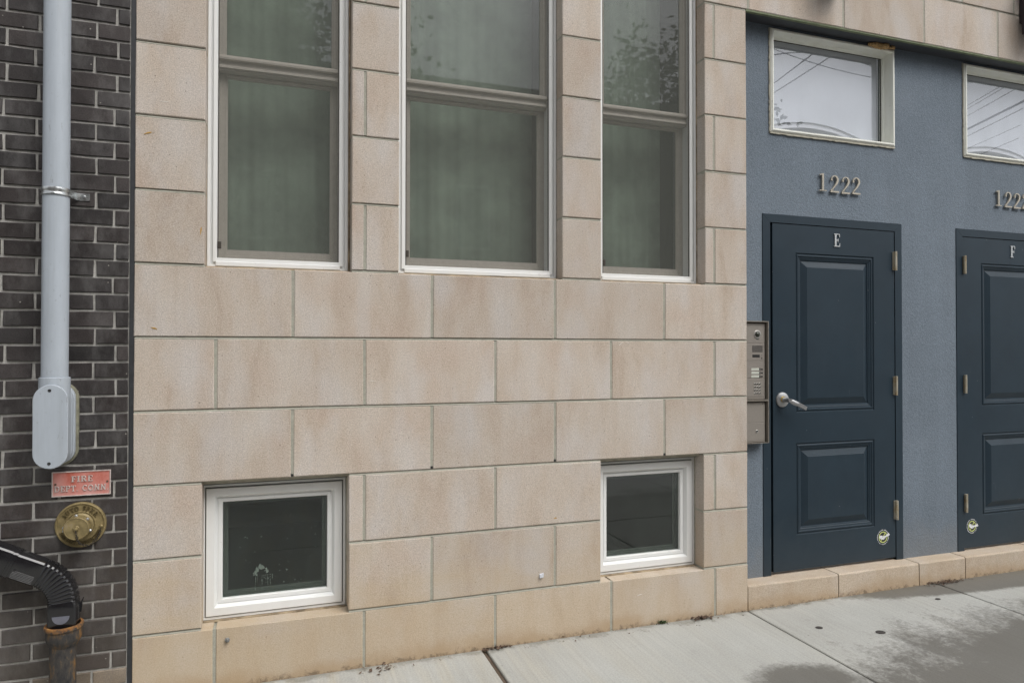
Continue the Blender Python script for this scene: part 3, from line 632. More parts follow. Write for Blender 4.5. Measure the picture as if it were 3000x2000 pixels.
def panel(mb, x0, x1, z0, z1, y):
    P = [(0, 0), (.0035, .0055), (.0075, .006), (.0135, .0005), (.019, .0005), (.0225, .0055), (.031, .0065), (.0345, .0095), (.0400, .0105), (.043, .0155), (.047, .0155), (.0765, .0035), (.0785, .0030), (.0825, .0008)]
    mb.steps([(x0+i, x1-i, z0+i, z1-i, y+d) for i, d in P], True)
def door(x0, x1, hinge_right, letter, label, handle):
    d_ = put('door', None, stu, ((x0+x1)/2, .12, .133)); d_['label'] = label
    Lw, Rw, gap_ = (.053, .056, .018) if hinge_right else (.056, .053, .018)
    a, b = x0+Lw, x1-Rw
    # mitred steel frame as separate members
    def member(poly, nm='frame_member'):
        build(nm, MB().loops([[(x, .16, z) for x, z in poly], [(x, .1005, z) for x, z in poly]], True, False, True), 'door', d_)
    zt, zi = 2.209, 2.1625; e = .0006
    member([(x0+.001, .1335), (a, .1335), (a, zi-e), (x0+.001, zt-e)]); member([(b, .1335), (x1-.001, .1335), (x1-.001, zt-e), (b, zi-e)])
    member([(x0+.001+e, zt), (a+e, zi), (b-e, zi), (x1-.001-e, zt)])
    build('frame_stop', MB().steps([(a, b, .05, zi, .102), (a, b, .05, zi, .152), (a+.03, b-.03, .05, zi-.03, .152)]), 'gasket', d_)
    la, lb = (a+gap_, b-.0035) if hinge_right else (a+.0035, b-gap_)
    z0, z1, y = .1495, 2.1585, .1035
    mb = MB(); pu, pl = (la+.164, lb-.164, 1.061, 1.995), (la+.164, lb-.164, .350, .883)
    wall_holes(mb, la, lb, z0, z1, y, y, [pu, pl]); mb.f = mb.f[:-8]
    mb.loops([[(la, y, z0), (lb, y, z0), (lb, y, z1), (la, y, z1)], [(la, y+.044, z0), (lb, y+.044, z0), (lb, y+.044, z1), (la, y+.044, z1)]])
    lf = build('leaf', mb, 'door', d_)
    for p in (pu, pl):
        mb = MB(); panel(mb, *p, y); build('raised_panel', mb, 'door', d_)
    hx = lb+.0015 if hinge_right else la-.0015
    for z in (1.918, 1.148, .383):
        h = MB(); X = hx+(-.004 if hinge_right else .004); yy = y-.0145; L_ = .117
        for p0, p1 in ((0, .006), (.0075, .018), (.0195, L_-.0195), (L_-.018, L_-.0075), (L_-.006, L_)): h.lathe((X, yy, z+p0), (0, 0, 1), [(.0075, 0), (.0082, .0006), (.0082, p1-p0-.0006), (.0075, p1-p0)], 14)
        h.lathe((X, yy, z+.001), (0, 0, 1), [(.0045, 0), (.0045, L_-.002)], 8)
        sx = -1 if hinge_right else 1
        h.box(min(X-.002, X+.002)-.009*(1 if sx < 0 else 0)-.001, max(X-.002, X+.002)+.009*(1 if sx > 0 else 0), yy+.006, y+.0005, z+.002, z+L_-.002)
        build('hinge', h, 'hinge', d_, True)
    if handle:
        hz = 1.139; X = la+.0635
        build('rose', MB().lathe((X, y, hz), (0, -1, 0), [(.0435, 0), (.044, .003), (.041, .0085), (.030, .0125), (.017, .0145), (.0165, .022), (.0155, .024)], 32), 'satin', d_, True, 30)
        build('lever_neck', MB().lathe((X, y-.022, hz), (0, -1, 0), [(.0125, 0), (.0125, .030), (.0105, .046)], 20), 'satin', d_, True)
        build('ring', MB().lathe((X-.003, y-.0150, hz+.003), (0, -1, 0), [(.0178, 0), (.0178, .003), (.0165, .0045)], 20), 'yellow', d_, True)
        lv = MB(); n = 11; pts = []
        for i in range(n):
            u = i/(n-1); pts.append((X+.002+.108*u, y-.066-.006*math.sin(u*2.4), hz-.002-.047*u))
        rings = []
        for i, p in enumerate(pts):
            hw = .0135-.002*abs(i/(n-1)-.15)+(-.003 if i in (0,) else 0); th = .0052
            nx, nz = .398, .917
            rings.append([(p[0]+nx*s_*hw*k, p[1]+yy_, p[2]+nz*s_*hw*k) for s_, k, yy_ in ((-1, 1, -th*.4), (-1, .8, -th), (1, .8, -th), (1, 1, -th*.4), (1, .9, th), (-1, .9, th))])
        lv.loops(rings, True, True, True); build('lever', lv, 'satin', d_, True, 50)
        build('keyhole', MB().lathe((X+.012, y-.0705, hz-.007), (0, -1, 0), [(.0068, 0), (.0068, .002), (.0052, .0024), (.0052, .0012)], 16), 'steel', d_)
        build('keyhole_slot', MB().box(X+.0095, X+.0145, y-.0724, y-.0715, hz-.0078, hz-.0052), 'dark', d_)
    # door letter, screwed on: a thing of its own
    lw = .045; cx = (la+lb)/2+(.008 if hinge_right else -.005); hh = .0775
    mbl = MB(); glyph(mbl, letter, lambda u, v: (cx-lw/2+u*lw/.62, 2.044+v*hh), y-.005, y-.0002)
    lo = build('door_letter', mbl, 'letter'); tag(lo, 'pewter serif letter %s screwed on top of the navy door %s' % (letter, 'with lever handle' if letter == 'E' else 'at right edge'), 'letter')
    return la, lb, y
E_ = door(*DE, True, 'E', 'navy two-panel door E with satin lever handle at left', True)
F_ = door(*DF, False, 'F', 'navy two-panel door F cut off by the right edge', False)

def transom(i):
    x0, x1 = TR[i]; z0, z1 = TZ
    w = put('window', None, stu, ((x0+x1)/2, S, z0)); w['label'] = ['cream framed transom window above door E with spray foam on top', 'cream framed transom window above door F reflecting many wires'][i]
    def R(d, y): return (x0+d, x1-d, z0+d, z1-d, y)
    build('frame', MB().steps([R(.0015, S+.05), R(.0015, S-.009), R(.004, S-.012), R(.008, S-.012), R(.009, S-.017), R(.0175, S-.017), R(.0195, S-.014), R(.0195, S+.044), R(.0205, S+.045), R(.0205, S+.048), R(.029, S+.058), R(.029, S+.08)]), 'cream', w)
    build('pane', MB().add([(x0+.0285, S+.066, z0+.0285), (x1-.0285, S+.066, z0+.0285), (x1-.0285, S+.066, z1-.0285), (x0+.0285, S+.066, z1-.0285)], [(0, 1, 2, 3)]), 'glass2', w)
    build('gasket', MB().steps([(x0+.0285, x1-.0285, z0+.0285, z1-.0285, S+.0655), (x0+.0285, x1-.0345, z0+.0285, z1-.0325, S+.0655), (x0+.0285, x1-.0345, z0+.0285, z1-.0325, S+.07)]), 'gasket', w)
    cl = MB(); q = random.Random(3+i)
    n = 40
    for j in range(n):
        u0, u1 = j/n, (j+1)/n; t0 = q.uniform(.004, .009)
        cl.box(x0+(x1-x0)*u0, x0+(x1-x0)*u1, S-.010, S+.01, z0-t0-.003, z0-.0005)
        t0 = q.uniform(.003, .007); cl.box(x0-t0, x0+.0008, S-.008, S+.01, z0+(z1-z0)*u0, z0+(z1-z0)*u1)
    build('caulk_line', cl, 'caulkpale', w)
    # blind hanging behind the pane with an arched hem
    sh = thing('window_shade', ['white roller shade with arched hem behind the transom above door E', 'white roller shade behind the transom above door F'][i], 'shade', ((x0+x1)/2, .2, z0))
    def hem(u, k): return z0+.055+k-(.105 if k > .01 else .085)*abs(u-.42)**2.0*3.2
    for nm, yy, k, xa, xb, mt in (('shade_cloth', .1795, .060, x0+.02, x1-.058, 'shade'), ('lining', .188, .030, x0+.02, x1-.045, 'shade2')):
        rows = [[(xa+(xb-xa)*j/40, yy+.0012*math.sin(j*.7)*(1-v/8), hem(j/40, k)*(1-v/8)+(z1-.005)*v/8) for j in range(41)] for v in range(9)]
        build(nm, MB().loops(rows, False), mt, sh, True)
    build('backing', MB().box(x0-.02, x1+.02, .245, .25, z0-.02, z1+.02), 'shade2', sh)
transom(0); transom(1)

# spray foam squeezed out over the first transom
q = random.Random(11); fm = MB()
for i in range(26):
    u = i/25; r = .009+.014*math.sin(math.pi*min(1, u*1.3))*q.uniform(.5, 1.1) if u < .77 else .010*q.uniform(.6, 1.1)
    cx = 3.655+.19*u; cz = 3.291+q.uniform(-.004, .003); cyy = .079+q.uniform(-.006, .006)
    fm.lathe((cx, cyy, cz-r), (q.uniform(-.4, .4), q.uniform(-.4, .4), 1), [(r*.3, 0), (r*.85, r*.5), (r, r), (r*.85, r*1.5), (r*.3, r*2)], 7)
tag(build('spray_foam', fm, 'foam', None, True), 'brown lumpy spray foam on top of the transom frame above door E', 'foam')

# house numbers, one set above each door; every digit screwed on by itself
def number(x0, label, dz):
    t = thing('house_number', label, 'house number', (x0+.15, S, 2.363), 'house numbers above the doors')
    x = x0
    for c, adv, z in (('1', .085, .004), ('2', .0835, 0.0), ('2', .0805, -.0025), ('2', .08, .0005)):
        mb = MB(); glyph(mb, c, lambda u, v: (x+u*.118, 2.3635+z+dz+v*.1035), S-.0155, S-.006); mb.lathe((x+.03, S+.001, 2.38+z+dz), (0, -1, 0), [(.002, 0), (.002, .01)], 6); mb.lathe((x+.03, S+.001, 2.45+z+dz), (0, -1, 0), [(.002, 0), (.002, .01)], 6)
        build('digit', mb, 'number', t); x += adv
number(3.272, 'metal house number 1222 above door E with lever handle', 0.002)
number(4.7275, 'metal house number 1222 above door F partly cut by the right edge', .011)

# intercom panel and the lower lock box
ic = thing('intercom', 'upright taupe metal door intercom with camera, speaker, name cards and keypad', 'intercom', (2.79, .08, 1.146))
x0, x1, z0, z1, YF = 2.701, 2.8735, 1.1460, 1.589, .062
def hood(par, z0, z1, nm):
    m_ = MB(); m_.steps([(x0, x1, z0, z1, S), (x0, x1, z0, z1, .046), (x0+.005, x1-.005, z0+.002, z1-.005, .046), (x0+.005, x1-.005, z0+.002, z1-.005, .085)], True)
    build(nm, m_, 'panelrim', par)
    return
hood(ic, z0, z1, 'housing')
pa, pb = x0+.011, x1-.015
build('front_plate', MB().cbox(pa, pb, YF, .08, z0+.004, z1-.012, .0015), 'panelmetal', ic)
cxm = (pa+pb)/2-.0005
for (a, b) in ((1.4665, 1.560), (1.367, 1.4635), (1.268, 1.364), (1.164, 1.265)):
    build('module_plate', MB().cbox(pa+.004, pb-.009, YF-.0022, YF+.002, a, b, .0008), 'panelmetal', ic)
YM = YF-.0022
build('camera_bezel', MB().lathe((2.806, YM, 1.5135), (0, -1, 0), [(.024, 0), (.024, .0015), (.0205, .003), (.0165, .002)], 26), 'steel', ic, True)
build('camera_lens', MB().lathe((2.806, YM, 1.5135), (0, -1, 0), [(.0155, .001), (.0145, .005), (.010, .009), (.003, .0108)], 24), 'darkglass', ic, True)
build('camera_light', MB().box(2.797, 2.815, YM-.001, YM+.001, 1.4855, 1.4895), 'dark', ic)
gr = MB()
for i in range(9):
    for j in range(8): gr.box(2.7715+i*.0079, 2.7715+i*.0079+.0058, YM-.0006, YM+.001, 1.4145+j*.0047, 1.4145+j*.0047+.0032)
build('speaker_grille', gr, 'dark', ic)
build('display', MB().cbox(2.772, 2.822, YM-.0009, YM+.001, 1.3845, 1.4005, .0005), 'dark', ic)
build('microphone', MB().box(2.8335, 2.8385, YM-.0008, YM+.001, 1.375, 1.385).box(2.8345, 2.8375, YM-.0008, YM+.001, 1.397, 1.4), 'dark', ic)
for z in (1.3155, 1.2955, 1.2755):
    build('name_card', MB().cbox(2.7635, 2.818, YM-.0010, YM+.001, z-.0045, z+.0085, .0005), 'namecard', ic)
    build('name_card_end', MB().box(2.8184, 2.8265, YM-.0012, YM+.001, z-.0045, z+.0085), 'dark', ic)
    build('call_button', MB().lathe((2.8365, YM, z+.002), (0, -1, 0), [(.0052, 0), (.0052, .0012), (.004, .0022), (.002, .0022)], 12), 'dark', ic)
for i in range(3):
    for j in range(4):
        X, Z_ = 2.788+i*.0165, 1.2355-j*.0178
        k_ = build('key', MB().lathe((X, YM, Z_), (0, -1, 0), [(.0068, 0), (.0068, .0008), (.006, .0016), (.0054, .0009), (.0050, .0024), (.001, .0028)], 14), 'steel', ic)
        build('key_dot', MB().lathe((X+.0003, YM-.0022, Z_+.0005), (0, -1, 0), [(.0036, 0), (.0034, .0011)], 10), 'dark', k_)
lb_ = thing('lock_box', 'blank taupe metal box with round key lock below the intercom', 'lock box', (2.79, .08, .903))
hood(lb_, .9035, 1.1445, 'housing')
build('front_plate', MB().cbox(pa, pb, YF, .08, .908, 1.132, .0015), 'panelmetal', lb_)
build('blank_cover', MB().cbox(pa+.002, pb-.006, YF-.0018, YF+.002, 1.0185, 1.1145, .0007), 'panelmetal', lb_)
build('lock_cover', MB().cbox(pa+.002, pb-.006, YF-.0018, YF+.002, .918, 1.0165, .0007), 'panelmetal', lb_)
build('lock', MB().lathe((2.8015, YF-.0018, .9695), (0, -1, 0), [(.0088, 0), (.0088, .002), (.0065, .003), (.0055, .0015), (.002, .0015)], 18), 'steel', lb_)
build('lock_core', MB().lathe((2.8015, YF-.003, .9695), (0, -1, 0), [(.0055, 0), (.005, .0012)], 14), 'dark', lb_)
build('screw', MB().lathe((2.841, YF-.0002, 1.1235), (0, -1, 0), [(.0025, 0), (.002, .001)], 8), 'dark', lb_)

# round stickers near the foot of both doors
def sticker(cx, cz, y, label, tilt):
    t = thing('sticker', label, 'sticker', (cx, y, cz-.05), 'round prohibition stickers on the doors')
    y -= .0003
    build('black_disc', MB().lathe((cx, y, cz), (0, -1, 0), [(.036, 0), (.036, .0003)], 36), 'stick_k', t)
    ring = MB(); n = 40
    rr = [[(cx+r*math.cos(2*math.pi*i/n), yy, cz+r*math.sin(2*math.pi*i/n)) for i in range(n)] for r, yy in ((.0345, y-.0003), (.0345, y-.0006), (.0285, y-.0006), (.0285, y-.0003))]
    ring.loops(rr); build('lime_ring', ring, 'stick_y', t)
    build('lime_bar', MB().strip([(cx-.017, cz-.024), (cx+.017, cz+.024)], .0055, y-.00045, y-.0003), 'stick_y', t)
    bird = MB(); c_, s_ = math.cos(tilt), math.sin(tilt)
    def T(p): return [(cx+u*c_-v*s_, cz+u*s_+v*c_) for u, v in p]
    bird.prism(T([(-.029, .004), (-.027, .013), (-.018, .016), (-.008, .013), (.002, .006), (.011, .004), (.022, .003), (.024, -.004), (.012, -.012), (.0, -.016), (-.012, -.011), (-.022, -.006)]), y-.0009, y-.0006)
    bird.prism(T([(.021, .0035), (.033, .006), (.046, .013), (.050, .010), (.047, .004), (.055, .001), (.053, -.004), (.044, -.006), (.034, -.007), (.022, -.005)]), y-.00095, y-.0006)
    build('white_animal', bird, 'stick_w', t)
    build('animal_eye', MB().prism(T([(-.006, .004), (-.001, .006), (.002, .003), (-.003, .001)]), y-.00115, y-.0009).prism(T([(.004, -.006), (.010, -.004), (.006, -.010)]), y-.0012, y-.0009), 'stick_k', t)
    tx = MB(); q = random.Random(int(cx*10))
    for i in range(52):
        an = 2*math.pi*i/52
        if q.random() < .16: continue
        if -.25 < ((an-tilt+math.pi) % (2*math.pi))-math.pi < .3: continue
        r0, r1 = .0415, .0415+q.uniform(.0035, .006); w_ = .0016
        ca, sa = math.cos(an), math.sin(an)
        tx.prism([(cx+ca*r0-sa*w_, cz+sa*r0+ca*w_), (cx+ca*r0+sa*w_, cz+sa*r0-ca*w_), (cx+ca*r1+sa*w_, cz+sa*r1-ca*w_), (cx+ca*r1-sa*w_, cz+sa*r1+ca*w_)], y-.0003, y)
    build('ring_lettering', tx, 'stick_w', t)
sticker(3.7634, .281, E_[2], 'round lime and white sticker low on door E with lever handle', .25)
sticker(4.5117, .2865, F_[2], 'round lime and white sticker low on door F under its hinges', .0)

# ================================================================== THINGS ON THE BRICK WALL
cd = thing('conduit', 'vertical grey plastic conduit pipe ending in a rounded junction box', 'conduit', (-.567, -.06, .97))
cx, cyy = -.5675, -.066
build('pipe', MB().lathe((cx, cyy, 1.25), (0, 0, 1), [(.0455, 0), (.0455, 3.2)], 40), 'pvc', cd, True)
build('collar', MB().lathe((cx, cyy, 1.20), (0, 0, 1), [(.0525, 0), (.0525, .1185), (.051, .12), (.0456, .12)], 40), 'pvc', cd, True, 30)
def stadium(cx, cz, hh, r, n=14):
    p = [(cx+r*math.cos(math.pi*i/n), cz+hh-r+r*math.sin(math.pi*i/n)) for i in range(n+1)]
    return p+[(cx-r*math.cos(math.pi*i/n), cz-hh+r-r*math.sin(math.pi*i/n)) for i in range(n+1)]
def sprism(mb, cx, cz, prof):   # prof (inset, y)
    mb.loops([[(x, y, z) for x, z in stadium(cx, cz, .159-i, .0578-i)] for i, y in prof], True, False, True)
bx, bz = -.565, 1.135
build('junction_box', (lambda m_: (sprism(m_, bx, bz, [(.002, 0), (.002, -.028), (.0045, -.030), (.0045, -.052), (.006, -.054), (.006, -.116)]), m_)[1])(MB()), 'pvc', cd, True, 30)
cv = build('cover', (lambda m_: (sprism(m_, bx, bz, [(0, -.1165), (0, -.1255), (.002, -.1275), (.0045, -.1275)]), m_)[1])(MB()), 'pvc', cd, True, 30)
for z in (1.272, .996):
    build('screw', MB().lathe((bx-.003, -.1273, z), (0, -1, 0), [(.0062, 0), (.0058, .0012), (.004, .0012), (.003, .0004)], 14), 'dark', cv)
build('wall_caulk', (lambda m_: (sprism(m_, bx+.002, bz, [(-.006, .004), (-.004, -.006), (.001, -.009)]), m_)[1])(MB()), 'oldcaulk', cd, True)
cl = MB(); n = 26
prof = [(.0462, 0), (.0495, .001), (.0502, .006), (.0478, .010), (.0478, .015), (.0502, .019), (.0502, .025), (.0495, .030), (.0462, .031)]
cl.lathe((cx, cyy, 2.020), (0, 0, 1), prof, 40, False)
build('pipe_strap', cl, 'zinc', cd, True, 50)
lug = MB(); lug.loops([[(x, y, z) for z in (2.022, 2.051)] + [(x, y+.003, z) for z in (2.051, 2.022)] for x, y in ((-.521, -.050), (-.516, -.032), (-.510, -.008), (-.500, -.0045), (-.474, -.0045), (-.468, -.0045))], True, True, True)
lg = build('strap_lug', lug, 'zinc', cd, True, 30)
build('strap_screw', MB().lathe((-.486, -.0045, 2.0365), (0, -1, 0), [(.0105, 0), (.0105, .0015), (.006, .002), (.0055, .006), (.003, .007)], 14), 'zinc', lg, True)

sg = thing('fire_sign', 'faded red metal plaque reading FIRE DEPT. CONN. on the black bricks', 'sign', (-.4887, -.003, .847))
x0, x1, z0, z1 = -.590, -.3868, .8475, .9445
build('plate', MB().box(x0, x1, -.0065, -.0016, z0, z1), 'sign', sg)
build('border', MB().steps([(x0-.0004, x1+.0004, z0-.0004, z1+.0004, -.0016), (x0-.0004, x1+.0004, z0-.0004, z1+.0004, -.0095), (x0+.0028, x1-.0028, z0+.0028, z1-.0028, -.0095), (x0+.0034, x1-.0034, z0+.0034, z1-.0034, -.006)]), 'signedge', sg)
tx = MB(); text_line(tx, 'FIRE', -.524, -.4495, .9035, .0225, -.0098, -.006); text_line(tx, 'DEPT. CONN.', -.5815, -.3945, .8665, .0225, -.0098, -.006)
build('lettering', tx, 'signedge', sg)
for X, Z_ in ((-.5785, .896), (-.3985, .8985)): build('screw', MB().lathe((X, -.0064, Z_), (0, -1, 0), [(.0045, 0), (.004, .0018), (.0015, .0018)], 10), 'litter', sg)

fc = thing('fire_connection', 'round brass sprinkler connection plate with capped inlet and chain', 'fire inlet', (-.4905, -.03, .642))
fx, fz = -.4905, .7315
build('escutcheon', MB().lathe((fx, .004, fz), (0, -1, 0), [(.0895, 0), (.0898, .010), (.088, .0145), (.0845, .016), (.0815, .0148), (.080, .0125), (.055, .0135), (.053, .016), (.050, .016), (.048, .013)], 56), 'brass', fc, True, 30)
tx = MB()
def arc_text(txt, r, h, a0, a1, outward=True):
    tot = sum(GL[c][0] for c in txt)+.14*(len(txt)-1); x = 0
    for c in txt:
        def fn(u, v, x=x):
            f = (x+u)/tot; an = math.radians(a0+(a1-a0)*f); rr = r+v*h if outward else r+(1-v)*h
            return (fx+rr*math.cos(an), fz+rr*math.sin(an))
        glyph(tx, c, fn, -.0132, -.008); x += GL[c][0]+.14
arc_text('AUTO SPKR.', .0585, .0175, 152, 26); build('lettering', tx, 'brassdark', fc); tx = MB()
arc_text('FIRE DEPT. CONNECTION', .0640, .0125, 200, 342, False); build('lettering', tx, 'brassdark', fc)
build('inlet_neck', MB().lathe((fx, -.008, fz), (0, -1, 0), [(.0475, 0), (.0475, .006), (.041, .010), (.041, .030), (.0465, .034), (.0465, .048)], 40), 'brass', fc, True, 30)
cp = build('cap', MB().lathe((fx, -.050, fz), (0, -1, 0), [(.0440, 0), (.0445, .004), (.0445, .022), (.0425, .025), (.0405, .0255), (.0395, .024), (.012, .0245), (.010, .026)], 40), 'brass', fc, True, 30)
for an in (95, 178, 192, -18, 42):
    a_ = math.radians(an); lugs = MB().lathe((fx+.043*math.cos(a_), -.053, fz+.043*math.sin(a_)), (math.cos(a_), -.15, math.sin(a_)), [(.0062, 0), (.006, .006), (.004, .0085)], 10); build('cap_lug', lugs, 'satin', cp, True)
build('cap_knob', MB().lathe((fx, -.074, fz), (0, -1, 0), [(.0075, 0), (.008, .004), (.0065, .008), (.003, .0095)], 16), MAT['brass'], fc, True)
ch = MB()
cpts = [Vector(p) for p in ((fx, -.082, fz-.004), (fx+.003, -.081, fz-.022), (fx+.006, -.078, fz-.044), (fx+.011, -.062, fz-.062), (fx+.018, -.036, fz-.074), (fx+.028, -.020, fz-.080), (fx+.046, -.015, fz-.072), (fx+.060, -.0145, fz-.055), (fx+.068, -.0145, fz-.035), (fx+.072, -.0145, fz-.015))]
k = 0
for a, b in zip(cpts, cpts[1:]):
    L_ = (b-a).length; m_ = max(1, round(L_/.0085))
    for i in range(m_):
        c = a+(b-a)*((i+.5)/m_); t_ = (b-a).normalized(); s1 = t_.cross(Vector((0, 1, 0.01))).normalized(); s2 = t_.cross(s1)
        sd = s1 if k % 2 else s2; k += 1
        ch.tube([c+t_*.0058*math.cos(w)+sd*.0034*math.sin(w) for w in [2*math.pi*j/10 for j in range(11)]], .0012, 5, False)
build('chain', ch, 'gasket', fc, True)
build('chain_eye', MB().lathe((fx+.073, -.008, fz-.010), (0, -1, 0), [(.007, 0), (.0065, .005), (.003, .008)], 12), 'brass', fc, True)

# black downspout elbow
ds = thing('downspout', 'glossy black metal downspout elbow with crimped ribs entering the rusty pipe', 'downspout', (-.527, -.085, .375))
Yc, hd, hw0 = -.086, .039, .0478
def ring_at(px, pz, tx_, tz_, w, dpt):
    nx, nz = -tz_, tx_      # normal in xz
    pts = []
    cr = .015
    for sx, sy in ((1, 1), (1, -1), (-1, -1), (-1, 1)):
        for k in range(4):
            a_ = math.radians({(1, 1): 0, (1, -1): 270, (-1, -1): 180, (-1, 1): 90}[(sx, sy)]+(-1)*0+30*k*(1 if True else 1))
            pts.append((sx*(w-cr), sy*(dpt-cr), a_))
    order = []
    for (ca, da, st) in (((w-cr), (dpt-cr), 0), (-(w-cr), (dpt-cr), 90), (-(w-cr), -(dpt-cr), 180), ((w-cr), -(dpt-cr), 270)):
        for k in range(4):
            a_ = math.radians(st+30*k); order.append((ca+cr*math.cos(a_), da+cr*math.sin(a_)))
    return [(px+nx*u, Yc+v, pz+nz*u) for u, v in order]
# centre line: straight up, bend left, straight run out of the picture
path = []   # (x, z, tangent angle, width scale)
cxb, czb, rb = -.6605, .4585, .1345      # bend centre and radius of the centre line
for z in (.372, .376, .398, .4005, .412, .4145, .4265, .429, .441, .4435, .4565): path.append((cxb+rb, z, 90, {.372: 1.0, .376: 1.03}.get(z, 1.035 if z in (.398, .412, .4265, .441) else 1.02)))
nr = 11
for i in range(nr):
    for f_, s_ in ((.0, 1.0), (.42, 1.0), (.62, .955), (.72, .925), (.86, .97)):
        an = 63.5*(i+f_)/nr; path.append((cxb+rb*math.cos(math.radians(an)), czb+rb*math.sin(math.radians(an)), 90+an, s_))
an = 63.5; ex, ez = cxb+rb*math.cos(math.radians(an)), czb+rb*math.sin(math.radians(an)); tx_, tz_ = math.cos(math.radians(90+an)), math.sin(math.radians(90+an))
for dd, s_ in ((.0, 1.0), (.05, 1.0), (.094, 1.0), (.0945, 1.06), (.104, 1.06), (.1045, 1.03), (.112, 1.03), (.1125, 1.07), (.13, 1.07), (.30, 1.07)): path.append((ex+tx_*dd, ez+tz_*dd, 90+an, s_))
rings = [ring_at(x, z, math.cos(math.radians(a_)), math.sin(math.radians(a_)), hw0*s_, hd*(s_*.6+.4)) for x, z, a_, s_ in path]
build('elbow', MB().loops(rings, True, True, True), 'blackpaint', ds, True, 24)
flu = MB()
for k in range(6):
    off = -.012-.0052*k
    p0 = Vector((ex+tx_*.008, 0, ez+tz_*.008)); p1 = Vector((ex+tx_*.085, 0, ez+tz_*.085)); nv = Vector((-tz_, 0, tx_))
    a_, b_ = p0+nv*-off, p1+nv*-off
    flu.tube([(a_.x, Yc-hd-.0002, a_.z), (b_.x, Yc-hd-.0002, b_.z)], .0014, 6)
build('fluting', flu, 'blackpaint', ds, True)
lab = MB(); lab.prism([(-.526+.029*math.cos(math.pi+math.pi*i/14), .4165-.030*math.sin(math.pi*i/14)) for i in range(15)], Yc-hd-.0028, Yc-hd-.0012)
build('grey_label', lab, simple('grey_label_film', (.135, .14, .17), .35), ds)
for X, Z_ in ((-.522, .447), (ex+tx_*.075-.008, ez+tz_*.075-.006)): build('rivet', MB().lathe((X, Yc-hd-.0012, Z_), (0, -1, 0), [(.0042, 0), (.0036, .0016), (.001, .002)], 10), 'blackpaint', ds)
build('strap_end', MB().prism([(-.4785, .438), (-.4745, .446), (-.466, .463), (-.4645, .462), (-.470, .440), (-.473, .405), (-.477, .405)], -.062, -.058), 'blackpaint', ds)

rp = thing('drain_pipe', 'rusty cast iron standpipe with flared hub standing against the brick wall', 'drain pipe', (-.5255, -.088, 0))
build('hub', MB().lathe((-.5245, -.088, .292), (0, 0, 1), [(.044, 0), (.050, .012), (.0575, .024), (.060, .034), (.060, .066), (.0645, .069), (.0655, .080), (.064, .084), (.056, .084), (.054, .06)], 36), 'rust', rp, True, 40)
build('pipe', MB().lathe((-.5275, -.088, -.05), (0, 0, 1), [(.0445, 0), (.0445, .352)], 32), 'rust', rp, True)

# ================================================================== SMALL THINGS
tag(build('cable_clip', MB().loops([[(1.4655, .002, .316), (1.488, .002, .319), (1.489, .002, .3335), (1.4665, .002, .330)], [(1.4650, -.010, .311), (1.4845, -.012, .315), (1.4860, -.010, .3305), (1.4670, -.009, .3265)]], True, True, True), 'tag'), 'small white plastic clip stuck on the stone wall near its foot', 'clip')
ab = thing('anchor_bolt', 'small grey metal anchor bolt sticking out below the left basement window', 'bolt', (.05, -.01, .19))
build('nut', MB().lathe((.050, .002, .2003), (.25, -1, .15), [(.0105, 0), (.0105, .010), (.006, .012)], 6), 'dullzinc', ab)
build('stud', MB().lathe((.050, -.006, .2015), (.25, -1, .15), [(.0048, 0), (.0048, .018), (.003, .020)], 10), 'dullzinc', ab, True)
def gum(x, y, rx, ry, label):
    q = random.Random(int(x*100)); n = 18
    mb = MB().loops([[(x+rx*k*math.cos(2*math.pi*i/n)*(1+.12*math.sin(3*i)), y+ry*k*math.sin(2*math.pi*i/n), z) for i in range(n)] for k, z in ((1, .0012), (.9, .0028), (.5, .0034))], True, False, True)
    tag(build('gum_spot', mb, 'gum'), label, 'gum', 'flattened gum spots on the pavement')
gum(2.888, -.310, .019, .016, 'dark flattened gum spot nearest to the step, round')
gum(3.140, -.455, .026, .021, 'larger dark oval gum spot on the pavement in front of door E')
gum(3.835, -.205, .017, .012, 'small dark gum spot on the pavement near the wet band')
def litter(cx_, cy_, n, sx, sy, label, mat='litter', s=1):
    q = random.Random(int(cx_*100)); mb = MB()
    for i in range(n):
        x, y = q.gauss(cx_, sx), min(-.003, q.gauss(cy_, sy)); l = q.uniform(.004, .012)*s; a_ = q.uniform(0, 6.3); z = q.uniform(.002, .009); b_ = l*q.uniform(.3, .6)
        ca, sa = math.cos(a_), math.sin(a_); hgt = q.uniform(.001, .006)
        mb.add([(x-ca*l, y-sa*l, z), (x-sa*b_, y+ca*b_, z+hgt), (x+ca*l, y+sa*l, z+q.uniform(0, .006)), (x+sa*b_, y-ca*b_, z+.001)], [(0, 1, 2, 3)])
    o = build('leaf_litter', mb, mat); tag(o, label, 'leaf litter', None, 'stuff'); return o
litter(2.385, -.016, 110, .03, .008, 'brown crumbled leaf litter at the foot of the stone wall')
litter(4.135, -.018, 150, .07, .012, 'dark leaf litter along the foot of the step')
litter(1.24, -.012, 70, .04, .006, 'dark dirt clump where the pavement joint meets the wall')
litter(.68, -.05, 26, .05, .02, 'few brown leaf crumbs on the pavement below the left basement window')
litter(1.9, -.03, 40, .5, .02, 'scattered dry leaf crumbs along the foot of the wall', 'litter', .7)
litter(3.0, -.015, 60, .22, .008, 'pale dry leaf crumbs along the foot of the step', 'caulk', .8)
mk = MB()
for x, z, l, a_ in ((-.262, 2.318, .030, .35), (-.235, 1.515, .024, -.25), (-.06, 1.925, .034, 1.45), (1.55, .595, .018, .2)): mk.strip([(x-l/2*math.cos(a_), z-l/2*math.sin(a_)), (x+l*.1*math.cos(a_), z+l*.1*math.sin(a_)+.001), (x+l/2*math.cos(a_), z+l/2*math.sin(a_))], [.001, .006, .003], -.0014, .001)
